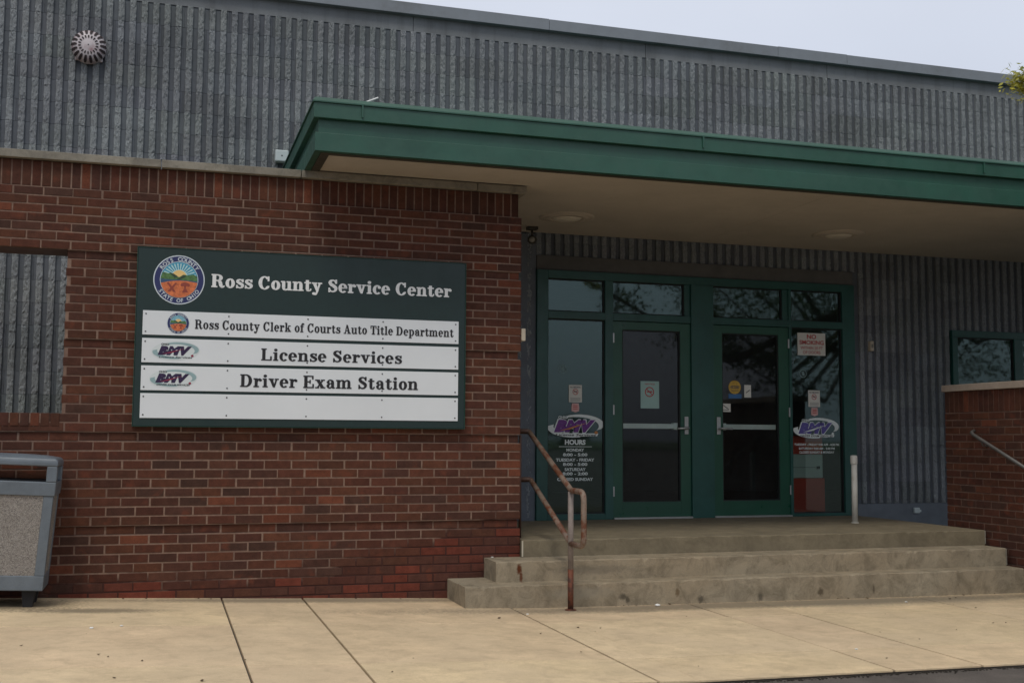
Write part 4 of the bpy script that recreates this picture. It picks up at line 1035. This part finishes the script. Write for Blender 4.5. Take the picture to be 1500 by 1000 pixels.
hb(MB().tube([(xr, .265, .925), (xr-.02, .28, .93), (.0, .28, .93)], rr_, 12), 'wall_bracket', M_railbrown)
hb(MB().tube([(.045, .15, .46), (.045, .15, 1.30)], .012, 8), 'wall_strip', M_railbrown)

wr = empty('wall_handrail', (4.40, -.3, 1.2), 'grey steel handrail fixed along the low brick wall at the right', 'handrail')
MB().tube([(0.05, .37, .165), (0.0, .345, .150), (0, .32, .128), (0, -1.2, -.545)], .017, 12).build('rail', M_wallrail, wr, smooth=True)
for y_ in (.22, -.9): MB().tube([(.07, y_, .128-(.32-y_)*.443-.06), (.02, y_, .128-(.32-y_)*.443-.055), (0, y_, .128-(.32-y_)*.443-.01)], .008, 8).build('bracket', M_wallrail, wr, smooth=True)

pp = empty('white_pipe', (3.765, .985, .462), 'short white capped pipe standing on the landing beside the storefront', 'pipe')
MB().tube([(0, 0, 0), (0.003, 0, .615)], .0285, 18).build('pipe', M_pipe, pp, smooth=True)
MB().lathe([(.0335, .575), (.0345, .60), (.0345, .648), (.030, .660), (.001, .664)], n=18).build('pipe_cap', M_pipe, pp, smooth=True)
MB().lathe([(.03, 0), (.042, .0005), (.036, .006), (.03, .007)], n=18).build('base_collar', M_pipe, pp, smooth=True)

# fire alarm horn high on the wall
hn = empty('alarm_horn', (-3.519, 1.985, 4.79), 'round pale slotted alarm horn high on the ribbed wall', 'alarm horn')
prof = [(.150, .0), (.150, -.03), (.143, -.06), (.12, -.085), (.085, -.098), (.0005, -.102)]
MB().lathe(prof, (0, 0, 0), 'Y', 48).build('housing', M_horn, hn, smooth=True)
def on_dome(r):
    pr = [(.150, -.03), (.143, -.06), (.12, -.085), (.085, -.098), (0, -.102)]
    for (r0, h0), (r1, h1) in zip(pr[:-1], pr[1:]):
        if r1 <= r <= r0: t = (r0-r)/(r0-r1); return h0+(h1-h0)*t
    return -.03
for rings, (ra, rb, hwid), ph in ((0, (.062, .088, .0062), .5), (1, (.099, .1485, .0125), 0)):
    for i in range(18):
        a = 2*math.pi*(i+ph)/18; c_, s_ = math.cos(a), math.sin(a); v = []
        mb = MB(); nseg = 5
        for q in range(nseg+1):
            r_ = ra+(rb-ra)*q/nseg; ww = hwid*(.8+.35*q/nseg)*(.55 if q in (0, nseg) else 1); o_ = on_dome(min(r_, .1499))-.0045; r2 = r_+(.0045 if r_ > .13 else 0)
            for sg_ in (-1, 1): v.append((r2*c_-sg_*ww*s_, o_, r2*s_+sg_*ww*c_))
        mb.add(v, [(2*q, 2*q+1, 2*q+3, 2*q+2) for q in range(nseg)]); mb.build('slot', M_horndark, hn)
MB().lathe([(.0001, -.003), (.006, -.002), (.007, 0)], (0, -.102, 0), 'Y', 10).build('center_screw', M_screw, hn)
MB().box(-.12, .12, .0, .03, -.12, .12).build('back_box', M_horn, hn, bevel=.01)

t = empty('junction_box', (-1.775, 1.92, 3.91), 'small pale square box on the ribbed wall by the canopy end', 'junction box')
MB().box(-.062, .062, -.03, .06, -.055, .055).build('box', M_lightbox, t, bevel=.01); MB().lathe([(.0001, -.003), (.007, -.002), (.008, 0)], (0, -.03, 0), 'Y', 10).build('screw', M_screw, t)
t = empty('door_sensor', (4.666, 1.96, 2.305), 'small beige card reader box on the ribbed wall right of the doors', 'card reader')
MB().box(-.022, .022, -.02, .03, -.055, .055).build('box', M_beige, t, bevel=.005); MB().box(-.012, .012, -.023, -.0202, -.02, .02).build('face', M_cap, t)
t = empty('buzzer_box', (.018, .03, 2.113), 'small beige box on the brick corner left of the doors', 'box')
MB().box(-.017, .017, -.045, .045, -.05, .05).build('box', M_beige, t, bevel=.004); MB().box(.0171, .0195, -.02, .02, -.02, .02).build('face', M_cap, t)
t = empty('security_camera', (.645, 1.70, 3.3435), 'small dome security camera hanging under the soffit by the brick corner', 'camera')
MB().box(-.05, .05, -.04, .04, -.03, -.0005).build('mount', M_sofframe, t, bevel=.003); MB().tube([(0, 0, -.03), (0, 0, -.09)], .012, 10).build('stem', M_sofframe, t, smooth=True)
MB().lathe([(.0005, -.09), (.03, -.093), (.046, -.115), (.045, -.14), (.03, -.165), (.0005, -.172)], n=24).build('housing', M_sofframe, t, smooth=True)
MB().lathe([(.0001, -.058), (.018, -.055), (.027, -.044), (.029, -.03)], (-.012, 0, -.132), 'Y', 20).build('lens', mat('lens_glass', (.32, .31, .27), .15), t, smooth=True)
t = empty('outlet_cover', (5.21, 1.975, .505), 'small grey outlet cover low on the dark wall base', 'outlet')
MB().box(-.035, .035, -.02, .009, -.03, .03).build('cover', M_lightbox, t, bevel=.006); MB().box(.036, .058, -.012, .009, -.018, .006).build('latch', M_lightbox, t, bevel=.003)
top(MB().tube([(-1.405, -.62, 3.742), (-1.318, -.625, 3.782)], .0065, 8), 'white_stick', M_letter, 'short white stick lying on the canopy edge', 'stick', (-1.36, -.62, 3.75), fix=True)

# ================================================================ LITTER BIN
tb = empty('litter_bin', (-3.82, -.30, zg(-3.82)), 'grey plastic litter bin with exposed aggregate panels against the brick wall', 'litter bin', rot=(0, R(2.6), 0))
BWd, BDp = .305, .20      # half width and depth at the bottom
def fr(w0, w1, d0, d1, z0, z1):
    return [(-w0, -d0, z0), (w0, -d0, z0), (w0, d0, z0), (-w0, d0, z0), (-w1, -d1, z1), (w1, -d1, z1), (w1, d1, z1), (-w1, d1, z1)]
BF = [(0,3,2,1),(4,5,6,7),(0,1,5,4),(1,2,6,5),(2,3,7,6),(3,0,4,7)]
Z0, Z1 = .115, .745
def wz(z): return BWd+(z-Z0)/(Z1-Z0)*.018
def dz(z): return BDp+(z-Z0)/(Z1-Z0)*.018
MB().add(fr(wz(Z0)-.012, wz(Z1)-.012, dz(Z0)-.012, dz(Z1)-.012, Z0, Z1), BF).build('liner_core', M_bindark, tb)
MB().add(fr(wz(Z0), wz(.215), dz(Z0), dz(.215), Z0, .215), BF).build('bottom_band', M_binplas, tb, bevel=.006)
for sx_ in (-1, 1):
    for sy_ in (-1, 1):
        v = []
        for z in (.2155, Z1):
            a, b_ = wz(z)*sx_, dz(z)*sy_; c_, d_ = (wz(z)-.062)*sx_, (dz(z)-.055)*sy_
            v += [(a, b_, z), (c_, b_, z), (c_, d_, z), (a, d_, z)]
        MB().add(v, BF).build('corner_post', M_binplas, tb, bevel=.004)
for sy_ in (-1, 1):
    v = []
    for z in (.2155, Z1): v += [(-(wz(z)-.0625), (dz(z)-.005)*sy_, z), (wz(z)-.0625, (dz(z)-.005)*sy_, z), (wz(z)-.0625, (dz(z)-.02)*sy_, z), (-(wz(z)-.0625), (dz(z)-.02)*sy_, z)]
    MB().add(v, BF).build('stone_panel', M_agg, tb)
for sx_ in (-1, 1):
    v = []
    for z in (.2155, Z1): v += [((wz(z)-.005)*sx_, -(dz(z)-.0555), z), ((wz(z)-.005)*sx_, (dz(z)-.0555), z), ((wz(z)-.02)*sx_, (dz(z)-.0555), z), ((wz(z)-.02)*sx_, -(dz(z)-.0555), z)]
    MB().add(v, BF).build('stone_panel', M_agg, tb)
lid = MB(); W1, D1 = wz(Z1)+.008, dz(Z1)+.008
lid.add(fr(W1, W1+.004, D1, D1+.004, Z1+.001, .84), BF)
for sx_ in (-1, 1):
    for sy_ in (-1, 1):
        x0_, x1_ = sorted(((W1+.004)*sx_, (W1-.062)*sx_)); y0_, y1_ = sorted(((D1+.004)*sy_, (D1-.062)*sy_)); lid.box(x0_, x1_, y0_, y1_, .8405, .945)
lid.build('lid_ring', M_binplas, tb, bevel=.006)
dm = MB(); n = 12; v = []; f = []
for i, (s_, z) in enumerate(((1.0, .9455), (1.0, .970), (.985, .988), (.94, 1.0), (.7, 1.012), (.35, 1.018))):
    a, b_ = (W1+.006)*s_, (D1+.006)*(s_ if s_ > .9 else s_)
    v += [(-a, -b_, z), (a, -b_, z), (a, b_, z), (-a, b_, z)]
for i in range(5):
    for k in range(4): f.append((i*4+k, i*4+(k+1) % 4, (i+1)*4+(k+1) % 4, (i+1)*4+k))
f += [(0, 3, 2, 1), (20, 21, 22, 23)]
dm.add(v, f).build('lid_top', M_binplas, tb, bevel=.008)
MB().box(-W1+.07, W1-.07, -D1+.07, D1-.07, .835, .846).build('lid_floor', M_bindark, tb)
for sx_ in (-1, 1):
    for sy_ in (-1, 1): MB().add([(p[0]+sx_*.215, p[1]+sy_*.12, p[2]) for p in fr(.03, .045, .03, .045, .0, .1145)], BF).build('foot', M_bindark, tb, bevel=.004)  # feet near black, standing in for the shade under the bin

# ================================================================ SMALL DEBRIS
rnd = random.Random(11)
def leafmesh(seed):
    r = random.Random(seed); v = [(math.cos(a)*.011*r.uniform(.6, 1.2), math.sin(a)*.006*r.uniform(.6, 1.3), .002+r.uniform(0, .005)) for a in [i*math.pi/3 for i in range(6)]]
    mb = MB().add([(0, 0, .001)]+v, [(0, i+1, (i+1) % 6+1) for i in range(6)]); me = mb.mesh('dry_leaf'); me.materials.append(M_leafdry); return me
lm = [leafmesh(i) for i in range(6)]
spots = []
for i in range(34): spots.append((rnd.uniform(-3.7, 3.6), rnd.uniform(-3.0, -.7)))
for i in range(22): spots.append((rnd.uniform(.3, 4.2), -.565-abs(rnd.gauss(0, .04))))
for i in range(8): spots.append((rnd.uniform(-3.1, -.7), -.03-abs(rnd.gauss(0, .04))))
for x, y in spots:
    o = D.objects.new('dry_leaf', rnd.choice(lm)); COL.objects.link(o); o.location = (x, y, zg(x)+.001); o.rotation_euler = (0, 0, rnd.uniform(0, 6)); s_ = rnd.uniform(.5, 1.4); o.scale = (s_, s_, s_)
    tag(o, 'small dry leaf scrap lying on the concrete pavement', 'leaf', 'dry leaf scraps on the pavement')
def crumple(name, x, y, z, s_, label, mt=M_litter):
    r = random.Random(int(x*100)); bm = bmesh.new(); bmesh.ops.create_icosphere(bm, subdivisions=2, radius=s_)
    for v_ in bm.verts: v_.co *= r.uniform(.7, 1.2); v_.co.z *= .4
    me = D.meshes.new(name); bm.to_mesh(me); bm.free(); me.materials.append(mt); o = link(name, me, None, None, (x, y, z+s_*.25)); tag(o, label, 'litter')
crumple('paper_scrap', .92, -.62, zg(.92), .022, 'crumpled white wrapper on the pavement at the foot of the steps')
crumple('paper_scrap', -.24, -.03, .3285, .012, 'tiny white scrap at the left end of the middle step')
crumple('paper_scrap', 3.0, -.85, zg(3), .012, 'tiny white scrap on the pavement before the right part of the steps')
crumple('paper_scrap', -3.15, -1.35, zg(-3.15), .014, 'tiny white scrap on the pavement in front of the litter bin')
crumple('paper_scrap', -2.98, -1.27, zg(-2.98), .012, 'tiny white scrap on the pavement right of the litter bin front')
crumple('paper_scrap', -.24+.03, -.86, zg(-.2), .010, 'tiny white scrap between the handrail foot and the pavement joint')
crumple('paper_scrap', 1.36, -2.6, zg(1.3), .010, 'tiny white scrap on a pavement joint near the road edge')

gr = MB(); rg = random.Random(9)
for i in range(900):
    x = rg.uniform(-1.2, 4.5); y = -3.212-abs(rg.gauss(0, .02)); s_ = rg.uniform(.0015, .005); z = zg(x)-.021
    gr.box(x-s_, x+s_, y-s_*rg.uniform(.5, 1), y+s_, z, z+s_*1.2)
tag(gr.build('edge_grit', M_joint, fix=False), 'dark grit gathered along the front edge of the pavement', 'grit', kind='stuff')
# ================================================================ TREES
def tree(name, x, y, h, cr, zc, seed, nleaf, ls, mt, label, group=None, tips=()):
    r = random.Random(seed); z0 = zg(x)-.03
    t = empty(name, (x, y, z0), label, 'tree', group)
    tr = MB(); top_ = zc-z0
    tr.tube([(0, 0, 0), (.03, .02, top_*.45), (-.04, .05, top_), (0, 0, top_+cr*.6)], [cr*.055, cr*.042, cr*.03, cr*.01], 8)
    ends = []
    for i in range(9 if nleaf > 3000 else 4):
        a = r.uniform(0, 6.28); zz = top_*r.uniform(.5, 1.0); e_ = Vector((math.cos(a)*cr*r.uniform(.5, .9), math.sin(a)*cr*r.uniform(.5, .9), top_+cr*r.uniform(-.45, .6)))
        tr.tube([(0, 0, zz), e_*.5+Vector((0, 0, zz*.25)), e_], [cr*.022, cr*.014, cr*.005], 5, False); ends.append(e_)
    for p in tips:
        e_ = Vector(p)-Vector((x, y, z0)); tr.tube([(0, 0, top_*.8), e_*.55+Vector((0, 0, .5)), e_], [cr*.018, cr*.01, .006], 5, False)
    tr.build('trunk', M_bark, t, smooth=True)
    lf = MB(); tp = MB(); cl = []
    for i in range(max(12, nleaf//130)):
        while True:
            p = Vector((r.uniform(-1, 1), r.uniform(-1, 1), r.uniform(-1, 1)))
            if .25 < p.length < 1: break
        cl.append((Vector((p.x*cr, p.y*cr, top_+p.z*cr*.8)), cr*r.uniform(.10, .26)))
    for p in tips:
        e_ = Vector(p)-Vector((x, y, z0)); k_ = .10 if p[0] < 3 else .25
        cl += [(e_, k_)]*(4 if p[0] < 3 else 2)+[(e_*.93+Vector((0, 0, .10)), .10 if p[0] < 3 else .22), (e_*.85+Vector((0, 0, .2)), .3), (e_*.7+Vector((0, 0, .3)), .4)]
    lf0 = lf
    for i in range(nleaf):
        c, s_ = r.choice(cl); d = Vector((r.gauss(0, 1), r.gauss(0, 1), r.gauss(0, .6)))*s_*.6; p = c+d
        u = Vector((r.gauss(0, 1), r.gauss(0, 1), r.gauss(0, 1))).normalized(); v_ = u.orthogonal().normalized(); l = ls*r.uniform(.6, 1.3)*(.6 if s_ < .11 else 1)
        lf = tp if s_ < .11 else lf0
        lf.v += [tuple(p-u*l), tuple(p+v_*l*.45), tuple(p+u*l), tuple(p-v_*l*.45)]; n0 = len(lf.v)-4; lf.f.append((n0, n0+1, n0+2, n0+3)); lf.m.append(0); lf.t.append(None)
    lf0.build('crown', mt, t, fix=False)
    if tp.v: tp.build('branch_tip', M_leaftip, t, fix=False)['label'] = 'yellow-green leafy branch tip'
    return t
tree('locust_tree', 9.2, -3.9, 6, 3.7, 4.9, 4, 52000, .036, M_leaf, 'yellow-green locust tree whose branch tip reaches in at the right edge', tips=[(2.76, -2.6, 3.73), (2.84, -2.6, 3.66), (4.4, -3.2, 3.9), (5.0, -3.0, 3.4), (5.9, -4.2, 3.1), (5.6, -3.4, 2.7), (6.4, -3.4, 2.6), (5.4, -4.0, 4.2)])
rt_ = random.Random(21)
spots = [(-60, -92, 5.0), (-38, -100, 6), (-15, -96, 4.6), (4, -104, 5.6), (24, -95, 4.8), (40, -102, 6.4), (58, -94, 5.4), (78, -90, 6.6), (98, -98, 6.2)]
words = ['low', 'broad', 'small', 'rounded', 'short', 'tall', 'dense', 'tallest', 'farthest']
for (x, y, h), wd in zip(spots, words):
    y -= 60; h *= .62
    tree('roadside_tree', x*1.5, y, h, h*.9, h*.6, int(x)+200, 1500, .4, M_leaffar, '%s dark tree across the lot at about %d metres along the far verge' % (wd, x), 'trees across the parking lot')
lp = empty('lot_lamp_post', (13.2, -26, 0), 'tall dark parking lot lamp post far behind the viewer', 'lamp post')
MB().lathe([(.30, -.1), (.30, .7), (.001, .7)], n=16).build('footing', M_cap, lp); MB().tube([(0, 0, .7), (0, 0, 9)], [.09, .06], 10).build('pole', M_pole, lp, smooth=True)
MB().tube([(0, 0, 8.9), (-.8, 0, 9.0)], .04, 8).build('arm', M_pole, lp); MB().box(-1.5, -.8, -.2, .2, 8.93, 9.08).build('lamp_head', M_pole, lp, bevel=.03)
